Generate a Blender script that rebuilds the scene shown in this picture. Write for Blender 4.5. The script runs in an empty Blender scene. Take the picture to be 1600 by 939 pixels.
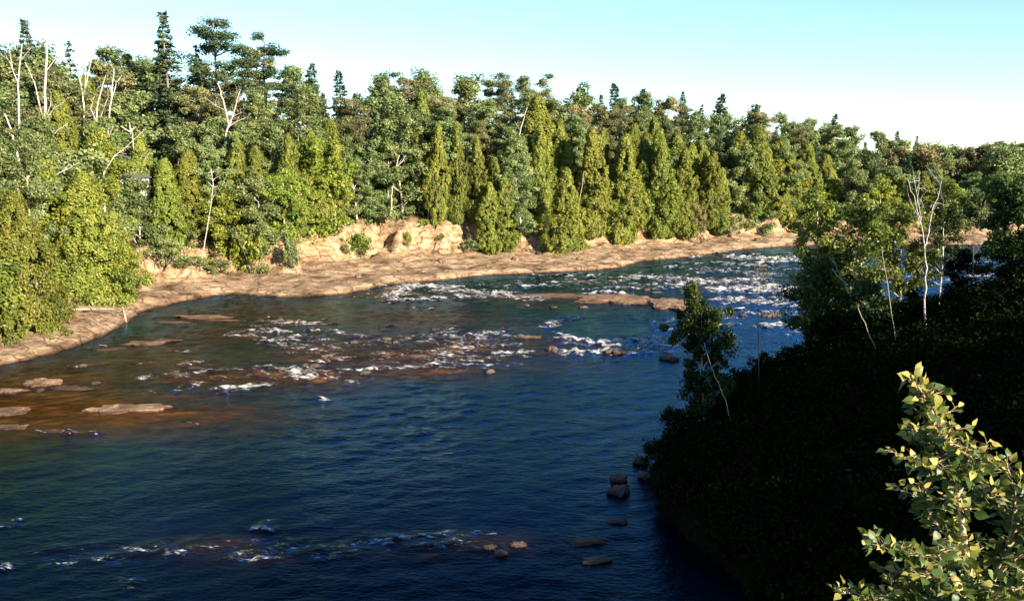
import bpy, math, random
import numpy as np
from mathutils import Vector, Matrix

# ------------------------------------------------------------------ camera
sc = bpy.context.scene
C = sc.collection
CAMZ, FPX, HORIZ, CY = 14.0, 1386.0, 250.0, 469.5
PITCH = math.atan((CY - HORIZ) / FPX)
cam_d = bpy.data.cameras.new('camera')
cam_d.sensor_width = 36.0
cam_d.lens = FPX / 1600 * 36
cam_d.clip_start = 0.1
cam_d.clip_end = 9000
cam = bpy.data.objects.new('camera', cam_d)
C.objects.link(cam)
cam.location = (0, 0, CAMZ)
cam.rotation_euler = (math.radians(90) - PITCH, 0, 0)
sc.camera = cam

# ------------------------------------------------------------------ light
SUN_EL = math.radians(21)
SUN_V = Vector((0.72 * math.cos(SUN_EL), -0.694 * math.cos(SUN_EL), math.sin(SUN_EL)))
w = bpy.data.worlds.new('World')
sc.world = w
w.use_nodes = True
wn = w.node_tree
wn.nodes.clear()
sky = wn.nodes.new('ShaderNodeTexSky')
sky.sky_type = 'NISHITA'
sky.sun_disc = False
sky.sun_elevation = SUN_EL
sky.sun_rotation = math.atan2(SUN_V.x, SUN_V.y)
sky.altitude = 200
sky.air_density = 0.85
sky.dust_density = 0.1
sky.ozone_density = 1.6
bg = wn.nodes.new('ShaderNodeBackground')
bg.inputs['Strength'].default_value = 0.072
wo = wn.nodes.new('ShaderNodeOutputWorld')
tn = wn.nodes.new('ShaderNodeMix'); tn.data_type = 'RGBA'; tn.blend_type = 'MULTIPLY'; tn.inputs[0].default_value = 1
tn.inputs[7].default_value = (.98, 1.12, 1.10, 1)
wn.links.new(sky.outputs[0], tn.inputs[6]); wn.links.new(tn.outputs[2], bg.inputs['Color'])
wn.links.new(bg.outputs[0], wo.inputs['Surface'])
sd = bpy.data.lights.new('sun', 'SUN')
sd.energy = 5.0
sd.angle = math.radians(0.5)
sd.color = (1.0, 0.88, 0.70)
sun = bpy.data.objects.new('sun', sd)
C.objects.link(sun)
sun.rotation_euler = SUN_V.to_track_quat('Z', 'Y').to_euler()
sc.view_settings.view_transform = 'Standard'
sc.view_settings.look = 'None'
sc.view_settings.gamma = 1
sc.view_settings.use_curve_mapping = False
sc.view_settings.exposure = 1.65
sc.render.engine = 'CYCLES'
sc.cycles.max_bounces = 5
sc.cycles.diffuse_bounces = 2
sc.cycles.glossy_bounces = 2
sc.cycles.transmission_bounces = 2
sc.cycles.transparent_max_bounces = 4
sc.cycles.caustics_reflective = False
sc.cycles.caustics_refractive = False

rnd = random.Random(7)
rng = np.random.RandomState(11)
SINP, COSP = math.sin(PITCH), math.cos(PITCH)


def at(px, py, z=0.0):
    """world point where the sight line through a photo pixel meets height z"""
    u, v = px - 800, CY - py
    dx, dy, dz = u, COSP * FPX + SINP * v, -SINP * FPX + COSP * v
    t = (z - CAMZ) / dz
    return Vector((dx * t, dy * t, z))


def height_for(x, y, py):
    k = (CY - py) / FPX
    return CAMZ + y * (k * COSP - SINP) / (COSP + k * SINP)


def px_of(x, y, z):
    dz = z - CAMZ
    dep = y * COSP - dz * SINP
    return 800 + FPX * x / dep, CY - FPX * (y * SINP + dz * COSP) / dep


# ------------------------------------------------------------------ noise
_tab = np.random.RandomState(3).rand(256, 256)


def vnoise(x, y, seed=0):
    x = np.asarray(x, float) + seed * 17.31
    y = np.asarray(y, float) + seed * 9.77
    xi = np.floor(x).astype(int); yi = np.floor(y).astype(int)
    fx = x - xi; fy = y - yi
    fx = fx * fx * (3 - 2 * fx); fy = fy * fy * (3 - 2 * fy)
    a = _tab[xi % 256, yi % 256]; b = _tab[(xi + 1) % 256, yi % 256]
    c = _tab[xi % 256, (yi + 1) % 256]; d = _tab[(xi + 1) % 256, (yi + 1) % 256]
    return (a * (1 - fx) + b * fx) * (1 - fy) + (c * (1 - fx) + d * fx) * fy


def fbm(x, y, o=4, seed=0):
    s = 0; a = 0.5; t = 0
    for i in range(o):
        s = s + a * vnoise(x * 2 ** i, y * 2 ** i, seed + i); t += a; a *= 0.5
    return s / t


def sstep(a, b, x):
    t = np.clip((x - a) / (b - a), 0, 1)
    return t * t * (3 - 2 * t)


# ------------------------------------------------------------------ terrain
# far (sunlit) bank: shoreline vertices with shelf width, shelf height, cliff height
FB = [(-60, -200, 8, .8, 3), (-50, -30, 7, .8, 3), (-46, 20, 6, .8, 2.5)]
for px, py, wd, sh, ch in [(-120, 590, 5, .8, 2), (0, 572, 5, .8, 1.6), (80, 553, 4.0, .8, 1.4), (150, 528, 2.8, .8, 1.4), (190, 508, 2.4, .8, 1.6),
                           (215, 488, 4, .9, 1.8), (270, 474, 5, .9, 2.2), (330, 463, 5, 1., 2.8), (365, 459, 6, 1., 3.0),
                           (410, 463, 8, 1.1, 2.9), (480, 464, 11, 1.2, 3.4), (545, 459, 14, 1.2, 3.8), (600, 446, 14, 1.3, 4.0),
                           (700, 437, 14, 1.3, 4.4), (760, 430, 13, 1.3, 4.2), (870, 426, 12, 1.2, 4.0), (960, 420, 10, 1.2, 2.6),
                           (1000, 409, 9, 1.2, 2.4), (1090, 400, 8, 1.2, 2.6), (1150, 391, 7, 1.2, 3.4), (1230, 385, 6, 1.2, 3.2),
                           (1330, 382, 6, 1., 2.4)]:
    p = at(px, py)
    FB.append((p.x, p.y, wd, sh, ch))
FB += [(92, 146, 5, 1, 2), (140, 150, 5, 1, 2), (320, 170, 5, 1, 2), (700, 300, 5, 1, 2)]
NB = [(-8, -200), (-5, -40), (1.5, 0), (3.5, 8), (6, 14), (8, 22), (7.6, 28), (6.2, 33), (5.9, 38), (9, 44.5), (14, 53), (20.5, 61), (31, 73), (46, 88), (62, 100), (95, 113), (140, 120), (320, 135), (700, 260)]
FBa = np.array(FB, float)
NBa = np.array([(a, b, 0, 0, 0) for a, b in NB], float)


def nearest(X, Y, P):
    best = np.full(X.shape, 1e18); par = np.zeros(X.shape + (3,))
    for i in range(len(P) - 1):
        ax, ay = P[i, :2]; bx, by = P[i + 1, :2]
        L = (bx - ax) ** 2 + (by - ay) ** 2
        t = np.clip(((X - ax) * (bx - ax) + (Y - ay) * (by - ay)) / L, 0, 1)
        d = (X - ax - t * (bx - ax)) ** 2 + (Y - ay - t * (by - ay)) ** 2
        m = d < best
        best = np.where(m, d, best)
        q = P[i, 2:] + t[..., None] * (P[i + 1, 2:] - P[i, 2:])
        par = np.where(m[..., None], q, par)
    return np.sqrt(best), par


POLY = np.array([(a[0], a[1]) for a in FB] + list(reversed(NB)), float)


def in_river(X, Y):
    ins = np.zeros(X.shape, bool)
    n = len(POLY)
    for i in range(n):
        x1, y1 = POLY[i]; x2, y2 = POLY[(i + 1) % n]
        if y1 == y2: continue
        c = ((y1 > Y) != (y2 > Y)) & (X < (x2 - x1) * (Y - y1) / (y2 - y1) + x1)
        ins ^= c
    return ins


def terrain(X, Y):
    X = np.asarray(X, float); Y = np.asarray(Y, float)
    dl, par = nearest(X, Y, FBa)
    dr, _ = nearest(X, Y, NBa)
    ins = in_river(X, Y)
    left = dl < dr
    # wobble so that shore and cliff lines are uneven
    wob = (fbm(X * .25, Y * .25, 3, 5) - .5) * 2.6
    s = np.maximum(dl + wob * np.clip(dl / 4, .12, 1), 0)
    wd = par[..., 0] + (fbm(X * .12, Y * .12, 3, 8) - .5) * 5 + (fbm(X * .55, Y * .55, 3, 88) - .5) * 4.2
    wd = np.maximum(wd, 2)
    sh, ch = par[..., 1], par[..., 2]
    cap = np.interp(X, [-60, 0, 60, 100, 160], [12, 12, 11, 6, 4])
    step = np.floor(s * .55 + fbm(X * .15, Y * .15, 2, 21) * 2.2)
    zl = sh * (.25 + .75 * np.clip(s / wd, 0, 1)) + (step % 3) * .15
    zl = zl + (fbm(X * .8, Y * .8, 3, 31) - .5) * .55 + (fbm(X * .2, Y * .2, 2, 41) - .5) * .5 * np.clip(s / 3, 0, 1)
    cl = sstep(0, 1, (s - wd) / (1.6 + 3.4 * fbm(X * .3, Y * .3, 2, 51)))
    zl = zl + ch * cl + cl * (fbm(X * .5, Y * .5, 4, 61) - .5) * 1.7
    zl = zl + np.minimum(np.maximum(s - wd - 3, 0) * .42, cap) + (fbm(X * .06, Y * .06, 3, 71) - .5) * 3 * sstep(8, 30, s - wd)
    plat = np.interp(Y, [0, 30, 50, 80, 120], [9, 8.6, 6.6, 5.6, 4])
    sr = dr + (fbm(X * .2, Y * .2, 3, 15) - .5) * 2 * np.clip(dr / 4, .1, 1)
    zr = plat * (1 - np.exp(-sr * .50 / plat * (1 + sr * .03))) + sr * .02 + (fbm(X * .5, Y * .5, 3, 91) - .5) * .9 * np.clip(sr / 3, .1, 1)
    z = np.where(left, zl, zr)
    z = np.where(ins, -np.minimum(np.minimum(dl, dr) * .35, 1.4) - .05 + (fbm(X * .6, Y * .6, 2, 44) - .5) * .12, z)
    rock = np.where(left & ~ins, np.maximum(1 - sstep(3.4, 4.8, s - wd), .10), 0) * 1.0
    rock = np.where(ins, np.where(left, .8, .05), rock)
    rock = np.where(~left & ~ins, .04, rock)  # near bank shows almost only the shade-darkened earth colour
    # far away everything settles
    return z, rock, np.where(ins, -99, s - wd), left


def ground_z(x, y):
    return float(terrain(np.array([x]), np.array([y]))[0][0])


def axis(lo, hi, step, far):
    a = list(np.arange(lo, hi, step))
    d = step; v = hi
    r = []
    while v < far: r.append(v); d *= 1.25; v += d
    d = step; v = lo; l = []
    while v > -far: d *= 1.25; v -= d; l.append(v)
    return np.array(sorted(l) + a + r)


def grid_mesh(name, xs, ys, zfun, attrs=None, mask=None):
    X, Y = np.meshgrid(xs, ys)
    Z, A = zfun(X, Y)
    n, m = X.shape
    co = np.stack([X, Y, Z], -1).reshape(-1, 3)
    idx = np.arange(n * m).reshape(n, m)
    q = np.stack([idx[:-1, :-1], idx[:-1, 1:], idx[1:, 1:], idx[1:, :-1]], -1).reshape(-1, 4)
    if mask is not None:
        M = mask(X, Y).reshape(-1)
        q = q[M[q].any(1)]
        used = np.unique(q); mp = np.zeros(n * m, int); mp[used] = np.arange(len(used))
        q = mp[q]; co = co[used]; A = {k: v.reshape(-1)[used] for k, v in A.items()}
    me = fast_mesh(name, co, q)
    for k, v in A.items():
        at_ = me.attributes.new(k, 'FLOAT', 'POINT')
        at_.data.foreach_set('value', v.reshape(-1).astype(np.float32))
    me.polygons.foreach_set('use_smooth', np.ones(len(q), bool))
    return me


def fast_mesh(name, co, quads, tint=None):
    me = bpy.data.meshes.new(name)
    nq = len(quads); k = quads.shape[1]
    me.vertices.add(len(co)); me.vertices.foreach_set('co', np.asarray(co, np.float32).reshape(-1))
    me.loops.add(nq * k); me.loops.foreach_set('vertex_index', np.asarray(quads, np.int32).reshape(-1))
    me.polygons.add(nq)
    me.polygons.foreach_set('loop_start', np.arange(0, nq * k, k, dtype=np.int32))
    me.polygons.foreach_set('loop_total', np.full(nq, k, np.int32))
    me.update(calc_edges=True)
    if tint is not None:
        a = me.attributes.new('tint', 'FLOAT', 'POINT'); a.data.foreach_set('value', np.asarray(tint, np.float32))
    return me


# ------------------------------------------------------------------ materials
def newmat(name):
    m = bpy.data.materials.new(name); m.use_nodes = True
    nt = m.node_tree; nt.nodes.clear()
    out = nt.nodes.new('ShaderNodeOutputMaterial')
    return m, nt, out


def N(nt, t, **k):
    n = nt.nodes.new(t)
    for a, b in k.items():
        if a in n.inputs.keys(): n.inputs[a].default_value = b
        else: setattr(n, a, b)
    return n


def noise(nt, vec, scale, detail=4, rough=.55):
    n = N(nt, 'ShaderNodeTexNoise', Scale=scale, Detail=detail, Roughness=rough)
    nt.links.new(vec, n.inputs['Vector']); return n.outputs['Fac']


def ramp(nt, fac, stops):
    r = nt.nodes.new('ShaderNodeValToRGB')
    e = r.color_ramp.elements
    while len(e) < len(stops): e.new(.5)
    for i, (p, c) in enumerate(stops):
        e[i].position = p; e[i].color = (*c, 1) if len(c) == 3 else c
    nt.links.new(fac, r.inputs['Fac']); return r.outputs['Color']


def mixc(nt, fac, a, b, mode='MIX'):
    m = nt.nodes.new('ShaderNodeMix'); m.data_type = 'RGBA'; m.blend_type = mode
    for s, v in ((0, fac), (6, a), (7, b)):
        if isinstance(v, (int, float)): m.inputs[s].default_value = v
        elif isinstance(v, tuple): m.inputs[s].default_value = (*v, 1)
        else: nt.links.new(v, m.inputs[s])
    return m.outputs[2]


def math_(nt, op, a, b=0.0):
    m = nt.nodes.new('ShaderNodeMath'); m.operation = op
    for i, v in enumerate((a, b)):
        if isinstance(v, (int, float)): m.inputs[i].default_value = v
        else: nt.links.new(v, m.inputs[i])
    return m.outputs[0]


def leaf_mat(name, c1, c2, c3, gloss=.06, trans=.28, var=.35):
    """c1..c3: leaf colours from clump to clump; every plant is a little lighter or darker than the next"""
    m, nt, out = newmat(name)
    a = N(nt, 'ShaderNodeAttribute', attribute_name='tint')
    col = ramp(nt, a.outputs['Fac'], [(0, c1), (.5, c2), (1, c3)])
    oi = nt.nodes.new('ShaderNodeObjectInfo')
    hsv = N(nt, 'ShaderNodeHueSaturation')
    nt.links.new(col, hsv.inputs['Color'])
    nt.links.new(math_(nt, 'ADD', math_(nt, 'MULTIPLY', oi.outputs['Random'], .035), .4800), hsv.inputs['Hue'])
    wn_ = N(nt, 'ShaderNodeTexWhiteNoise', noise_dimensions='1D')
    nt.links.new(oi.outputs['Random'], wn_.inputs['W'])
    nt.links.new(math_(nt, 'ADD', math_(nt, 'MULTIPLY', wn_.outputs['Value'], var * 1.6), 1 - var * .8), hsv.inputs['Value'])
    d = N(nt, 'ShaderNodeBsdfDiffuse'); t = N(nt, 'ShaderNodeBsdfTranslucent'); g = N(nt, 'ShaderNodeBsdfGlossy', Roughness=.45)
    nt.links.new(hsv.outputs[0], d.inputs[0]); nt.links.new(hsv.outputs[0], t.inputs[0])
    g.inputs[0].default_value = (.9, .9, .85, 1)
    m1 = N(nt, 'ShaderNodeMixShader'); m1.inputs[0].default_value = trans
    nt.links.new(d.outputs[0], m1.inputs[1]); nt.links.new(t.outputs[0], m1.inputs[2])
    m2 = N(nt, 'ShaderNodeMixShader'); m2.inputs[0].default_value = gloss
    nt.links.new(m1.outputs[0], m2.inputs[1]); nt.links.new(g.outputs[0], m2.inputs[2])
    nt.links.new(m2.outputs[0], out.inputs['Surface'])
    return m


def bark_mat(name, light, dark, band=0.0, sc_=6.0, thr=.5):
    m, nt, out = newmat(name)
    tc = nt.nodes.new('ShaderNodeTexCoord')
    mp = N(nt, 'ShaderNodeMapping'); mp.inputs['Scale'].default_value = (1, 1, 3 if band else .35)
    nt.links.new(tc.outputs['Object'], mp.inputs['Vector'])
    f = noise(nt, mp.outputs[0], sc_, 4)
    col = ramp(nt, f, [(thr - .12, dark), (thr + .02, light)])
    p = N(nt, 'ShaderNodeBsdfPrincipled', Roughness=.85)
    nt.links.new(col, p.inputs['Base Color'])
    b = N(nt, 'ShaderNodeBump', Strength=.5, Distance=.03); nt.links.new(f, b.inputs['Height']); nt.links.new(b.outputs[0], p.inputs['Normal'])
    nt.links.new(p.outputs[0], out.inputs['Surface'])
    return m


M = {}
M['cedar'] = leaf_mat('cedar_leaves', (.095, .140, .026), (.215, .250, .042), (.330, .335, .066), gloss=.015, trans=.42, var=.25)
M['spruce'] = leaf_mat('spruce_needles', (.022, .044, .018), (.050, .082, .036), (.085, .120, .055), gloss=.015, trans=.15)
M['pine'] = leaf_mat('pine_needles', (.095, .112, .046), (.190, .200, .080), (.300, .275, .115), gloss=.015, trans=.32)
M['birch'] = leaf_mat('birch_leaves', (.085, .130, .040), (.190, .240, .080), (.300, .345, .135), gloss=.02, trans=.44, var=.3)
M['yellow'] = leaf_mat('yellow_green_leaves', (.110, .165, .022), (.220, .275, .040), (.330, .355, .060), gloss=.02, trans=.42, var=.25)
M['brown'] = leaf_mat('rusty_leaves', (.085, .080, .032), (.185, .155, .066), (.300, .240, .110), gloss=.015, trans=.22)
M['dark'] = leaf_mat('painted_shade_bank_leaves', (.004, .008, .002), (.009, .016, .004), (.017, .027, .006), gloss=.0, trans=.15)  # near-black leaves: the near bank's shade is put into the colour
M['lit'] = leaf_mat('painted_sun_alder_leaves', (.060, .100, .016), (.140, .190, .030), (.240, .280, .050), gloss=.02, trans=.38, var=.15)  # brighter copy of the alder leaves, sunlight put into the colour
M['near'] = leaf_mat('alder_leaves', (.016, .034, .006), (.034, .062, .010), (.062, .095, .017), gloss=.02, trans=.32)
M['birch_bark'] = bark_mat('white_birch_bark', (.42, .39, .34), (.09, .07, .055), 1, 5, .47)
M['dead_bark'] = bark_mat('bleached_dead_wood', (.58, .51, .44), (.24, .19, .15), 0, 4, .46)
M['grey_bark'] = bark_mat('grey_conifer_bark', (.20, .16, .13), (.07, .05, .04), 0, 6, .5)
M['tan_bark'] = bark_mat('tan_aspen_bark', (.42, .36, .26), (.14, .11, .08), 1, 4, .42)


def rock_mat(name, cols, strata=True, sc_=1.0):
    m, nt, out = newmat(name)
    g = nt.nodes.new('ShaderNodeNewGeometry')
    mp = N(nt, 'ShaderNodeMapping'); mp.inputs['Scale'].default_value = (.6, .6, 5 if strata else 1)
    nt.links.new(g.outputs['Position'], mp.inputs['Vector'])
    f = noise(nt, mp.outputs[0], 1.1 * sc_, 8, .65)
    col = ramp(nt, f, cols)
    f2 = noise(nt, g.outputs['Position'], 6 * sc_, 6, .7)
    col = mixc(nt, 1.0, col, ramp(nt, f2, [(.35, (.55, .5, .45)), (.6, (1, 1, 1))]), 'MULTIPLY')
    # wet, darker foot where the stone meets the river
    sx = nt.nodes.new('ShaderNodeSeparateXYZ'); nt.links.new(g.outputs['Position'], sx.inputs[0])
    wz = math_(nt, 'ADD', sx.outputs['Z'], math_(nt, 'MULTIPLY', f2, .15))
    wet = ramp(nt, math_(nt, 'MULTIPLY', wz, 2.0), [(.22, (.35, .27, .22)), (.50, (1, 1, 1))])
    col = mixc(nt, 1.0, col, wet, 'MULTIPLY')
    p = N(nt, 'ShaderNodeBsdfPrincipled', Roughness=.8); nt.links.new(col, p.inputs['Base Color'])
    b = N(nt, 'ShaderNodeBump', Strength=.8, Distance=.12); nt.links.new(math_(nt, 'ADD', f, math_(nt, 'MULTIPLY', f2, .5)), b.inputs['Height']); nt.links.new(b.outputs[0], p.inputs['Normal'])
    nt.links.new(p.outputs[0], out.inputs['Surface'])
    return m


M['ledge'] = rock_mat('tan_ledge_rock', [(.32, (.05, .026, .014)), (.46, (.17, .095, .050)), (.58, (.30, .19, .11)), (.72, (.42, .29, .18))])
M['rusty'] = rock_mat('rusty_bar_rock', [(.3, (.09, .04, .022)), (.5, (.23, .125, .065)), (.7, (.36, .26, .16))])
M['boulder'] = rock_mat('dark_river_boulder', [(.3, (.035, .025, .02)), (.5, (.08, .055, .045)), (.75, (.16, .11, .09))], False)
M['brownrock'] = rock_mat('brown_river_rock', [(.3, (.06, .04, .027)), (.5, (.13, .09, .058)), (.75, (.24, .18, .12))], False)


def ground_mat():
    m, nt, out = newmat('ground')
    g = nt.nodes.new('ShaderNodeNewGeometry')
    a = N(nt, 'ShaderNodeAttribute', attribute_name='rock').outputs['Fac']
    mp = N(nt, 'ShaderNodeMapping'); mp.inputs['Scale'].default_value = (.35, .35, 3.2)
    mp.inputs['Rotation'].default_value = (0.05, 0.03, .6)
    nt.links.new(g.outputs['Position'], mp.inputs['Vector'])
    st = noise(nt, mp.outputs[0], .9, 9, .68)
    mid = noise(nt, g.outputs['Position'], .35, 5, .6)
    fine = noise(nt, g.outputs['Position'], 3.5, 8, .7)
    shelf = ramp(nt, math_(nt, 'ADD', math_(nt, 'MULTIPLY', st, .6), math_(nt, 'MULTIPLY', mid, .4)), [(.36, (.06, .038, .024)), (.44, (.18, .11, .064)), (.52, (.31, .205, .125)), (.62, (.46, .34, .235))])
    cb = noise(nt, g.outputs['Position'], 1.3, 8, .72)
    cliff = ramp(nt, math_(nt, 'ADD', math_(nt, 'MULTIPLY', st, .35), math_(nt, 'MULTIPLY', cb, .65)), [(.34, (.08, .044, .022)), (.44, (.25, .150, .078)), (.54, (.42, .28, .165)), (.66, (.54, .42, .29))])
    nz = nt.nodes.new('ShaderNodeSeparateXYZ'); nt.links.new(g.outputs['Normal'], nz.inputs[0])
    pz = nt.nodes.new('ShaderNodeSeparateXYZ'); nt.links.new(g.outputs['Position'], pz.inputs[0])
    steep = ramp(nt, math_(nt, 'ADD', math_(nt, 'MULTIPLY', pz.outputs['Z'], .30), math_(nt, 'MULTIPLY', math_(nt, 'SUBTRACT', mid, .5), .8)), [(.28, (0, 0, 0)), (.55, (1, 1, 1))])
    col = mixc(nt, steep, shelf, cliff)
    # lichen and grass patches on the shelf
    patch = ramp(nt, noise(nt, g.outputs['Position'], .8, 6, .7), [(.56, (0, 0, 0)), (.66, (.8, .8, .8))])
    col = mixc(nt, patch, col, (.13, .125, .045))
    cr = ramp(nt, fine, [(.30, (.40, .34, .30)), (.48, (1, 1, 1))])
    col = mixc(nt, .8, col, cr, 'MULTIPLY')
    vo = N(nt, 'ShaderNodeTexVoronoi', feature='DISTANCE_TO_EDGE', Scale=.55)
    mv = N(nt, 'ShaderNodeMapping'); mv.inputs['Rotation'].default_value = (0, 0, math.radians(-35)); mv.inputs['Scale'].default_value = (.45, 1.1, 1.5)
    dist = nt.nodes.new('ShaderNodeVectorMath'); dist.operation = 'MULTIPLY_ADD'; dist.inputs[1].default_value = (1.6, 1.6, 1.6)
    nn = N(nt, 'ShaderNodeTexNoise', Scale=.7, Detail=5); nt.links.new(g.outputs['Position'], nn.inputs['Vector'])
    nt.links.new(nn.outputs['Color'], dist.inputs[0]); nt.links.new(g.outputs['Position'], dist.inputs[2]); nt.links.new(dist.outputs[0], mv.inputs['Vector'])
    nt.links.new(mv.outputs[0], vo.inputs['Vector'])
    crack = ramp(nt, vo.outputs['Distance'], [(.01, (.32, .26, .20)), (.06, (1, 1, 1))])
    col = mixc(nt, .85, col, crack, 'MULTIPLY')
    wz = math_(nt, 'ADD', pz.outputs['Z'], math_(nt, 'MULTIPLY', fine, .16))
    wet = ramp(nt, math_(nt, 'MULTIPLY', wz, 2.0), [(.25, (.33, .24, .18)), (.62, (1, 1, 1))])
    col = mixc(nt, 1.0, col, wet, 'MULTIPLY')
    shade_dark_soil = ramp(nt, fine, [(.35, (.004, .005, .002)), (.55, (.009, .010, .004)), (.75, (.017, .016, .008))])  # earth darkened to near black, painting in the near bank's shade
    col = mixc(nt, a, shade_dark_soil, col)
    p = N(nt, 'ShaderNodeBsdfPrincipled', Roughness=.9); nt.links.new(col, p.inputs['Base Color'])
    nt.links.new(math_(nt, 'MULTIPLY', a, .2), p.inputs['Specular IOR Level'])
    b = N(nt, 'ShaderNodeBump', Strength=.9, Distance=.25); nt.links.new(math_(nt, 'ADD', st, math_(nt, 'MULTIPLY', fine, .6)), b.inputs['Height']); nt.links.new(b.outputs[0], p.inputs['Normal'])
    nt.links.new(p.outputs[0], out.inputs['Surface'])
    return m


def water_mat():
    m, nt, out = newmat('river_water')
    g = nt.nodes.new('ShaderNodeNewGeometry')
    foam = N(nt, 'ShaderNodeAttribute', attribute_name='foam').outputs['Fac']
    shal = N(nt, 'ShaderNodeAttribute', attribute_name='shallow').outputs['Fac']
    rap = N(nt, 'ShaderNodeAttribute', attribute_name='rapid').outputs['Fac']
    mp = N(nt, 'ShaderNodeMapping'); mp.inputs['Rotation'].default_value = (0, 0, math.radians(20)); mp.inputs['Scale'].default_value = (.55, 1.0, 1)
    nt.links.new(g.outputs['Position'], mp.inputs['Vector'])
    n1 = noise(nt, mp.outputs[0], 1.6, 5, .6)
    n2 = noise(nt, mp.outputs[0], 5.0, 4, .6)
    n3 = noise(nt, mp.outputs[0], .35, 3, .6)
    # body of the water: peat-dark, reddish over the shallow rock
    bed = ramp(nt, noise(nt, mp.outputs[0], 1.0, 6, .7), [(.3, (.020, .008, .003)), (.5, (.085, .032, .009)), (.7, (.19, .080, .025))])
    sm = math_(nt, 'MULTIPLY', shal, math_(nt, 'ADD', .35, math_(nt, 'MULTIPLY', ramp(nt, n3, [(.35, (0, 0, 0)), (.65, (1, 1, 1))]), 1.0)))
    body = mixc(nt, sm, (.0006, .0022, .0050), bed)
    # foam: attribute says where water breaks, noise breaks it into streaks
    mf = N(nt, 'ShaderNodeMapping'); mf.inputs['Rotation'].default_value = (0, 0, math.radians(8)); mf.inputs['Scale'].default_value = (.55, 1.5, 1)
    nt.links.new(g.outputs['Position'], mf.inputs['Vector'])
    fn = math_(nt, 'ADD', math_(nt, 'MULTIPLY', noise(nt, mf.outputs[0], 1.6, 3, .6), .40), math_(nt, 'MULTIPLY', noise(nt, mf.outputs[0], 4.5, 7, .8), .60))
    ff = math_(nt, 'ADD', foam, math_(nt, 'MULTIPLY', math_(nt, 'SUBTRACT', fn, .52), 6.0))
    fm = ramp(nt, ff, [(.58, (0, 0, 0)), (1.0, (1, 1, 1))])
    fm = math_(nt, 'MULTIPLY', fm, ramp(nt, foam, [(.05, (0, 0, 0)), (.25, (1, 1, 1))]))
    fcol = ramp(nt, n2, [(.3, (.42, .40, .36)), (.6, (.80, .78, .74))])
    h = math_(nt, 'ADD', math_(nt, 'MULTIPLY', n1, .55), math_(nt, 'MULTIPLY', n2, .34))
    h = math_(nt, 'ADD', h, math_(nt, 'MULTIPLY', fm, .3))
    b = N(nt, 'ShaderNodeBump', Distance=.45)
    nt.links.new(math_(nt, 'ADD', .15, math_(nt, 'MULTIPLY', rap, .75)), b.inputs['Strength'])
    nt.links.new(h, b.inputs['Height'])
    dfu = N(nt, 'ShaderNodeBsdfDiffuse'); nt.links.new(body, dfu.inputs[0])
    gls = N(nt, 'ShaderNodeBsdfGlossy', Roughness=.09); nt.links.new(mixc(nt, shal, (.23, .54, 1.0), (.27, .19, .085)), gls.inputs[0]); nt.links.new(b.outputs[0], gls.inputs['Normal'])  # reflection tinted brown over shallows, standing for trees mirrored there
    fr = N(nt, 'ShaderNodeFresnel', IOR=1.36); nt.links.new(b.outputs[0], fr.inputs['Normal'])
    p = N(nt, 'ShaderNodeMixShader'); nt.links.new(math_(nt, 'MULTIPLY', math_(nt, 'POWER', fr.outputs[0], 2.6), 15.0), p.inputs[0]); nt.links.new(dfu.outputs[0], p.inputs[1]); nt.links.new(gls.outputs[0], p.inputs[2])
    f = N(nt, 'ShaderNodeBsdfPrincipled', Roughness=.7); nt.links.new(fcol, f.inputs['Base Color']); nt.links.new(b.outputs[0], f.inputs['Normal'])
    mx = N(nt, 'ShaderNodeMixShader'); nt.links.new(fm, mx.inputs[0]); nt.links.new(p.outputs[0], mx.inputs[1]); nt.links.new(f.outputs[0], mx.inputs[2])
    nt.links.new(mx.outputs[0], out.inputs['Surface'])
    return m


M['ground'] = ground_mat()
M['water'] = water_mat()


# ------------------------------------------------------------------ object helpers
def link(name, me, mat=None, parent=None, loc=None):
    o = bpy.data.objects.new(name, me)
    if mat is not None and me is not None and not me.materials: me.materials.append(mat)
    C.objects.link(o)
    if parent is not None: o.parent = parent
    if loc is not None: o.location = loc
    return o


def tag(o, label=None, cat=None, group=None, kind=None):
    if label: o['label'] = label
    if cat: o['category'] = cat
    if group: o['group'] = group
    if kind: o['kind'] = kind
    return o


# ------------------------------------------------------------------ ground and river
def gz(X, Y):
    z, rock, _, _ = terrain(X, Y)
    return z, {'rock': rock}


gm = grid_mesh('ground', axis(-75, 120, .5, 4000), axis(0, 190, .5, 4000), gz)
tag(link('ground', gm, M['ground']), kind='structure')

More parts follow.
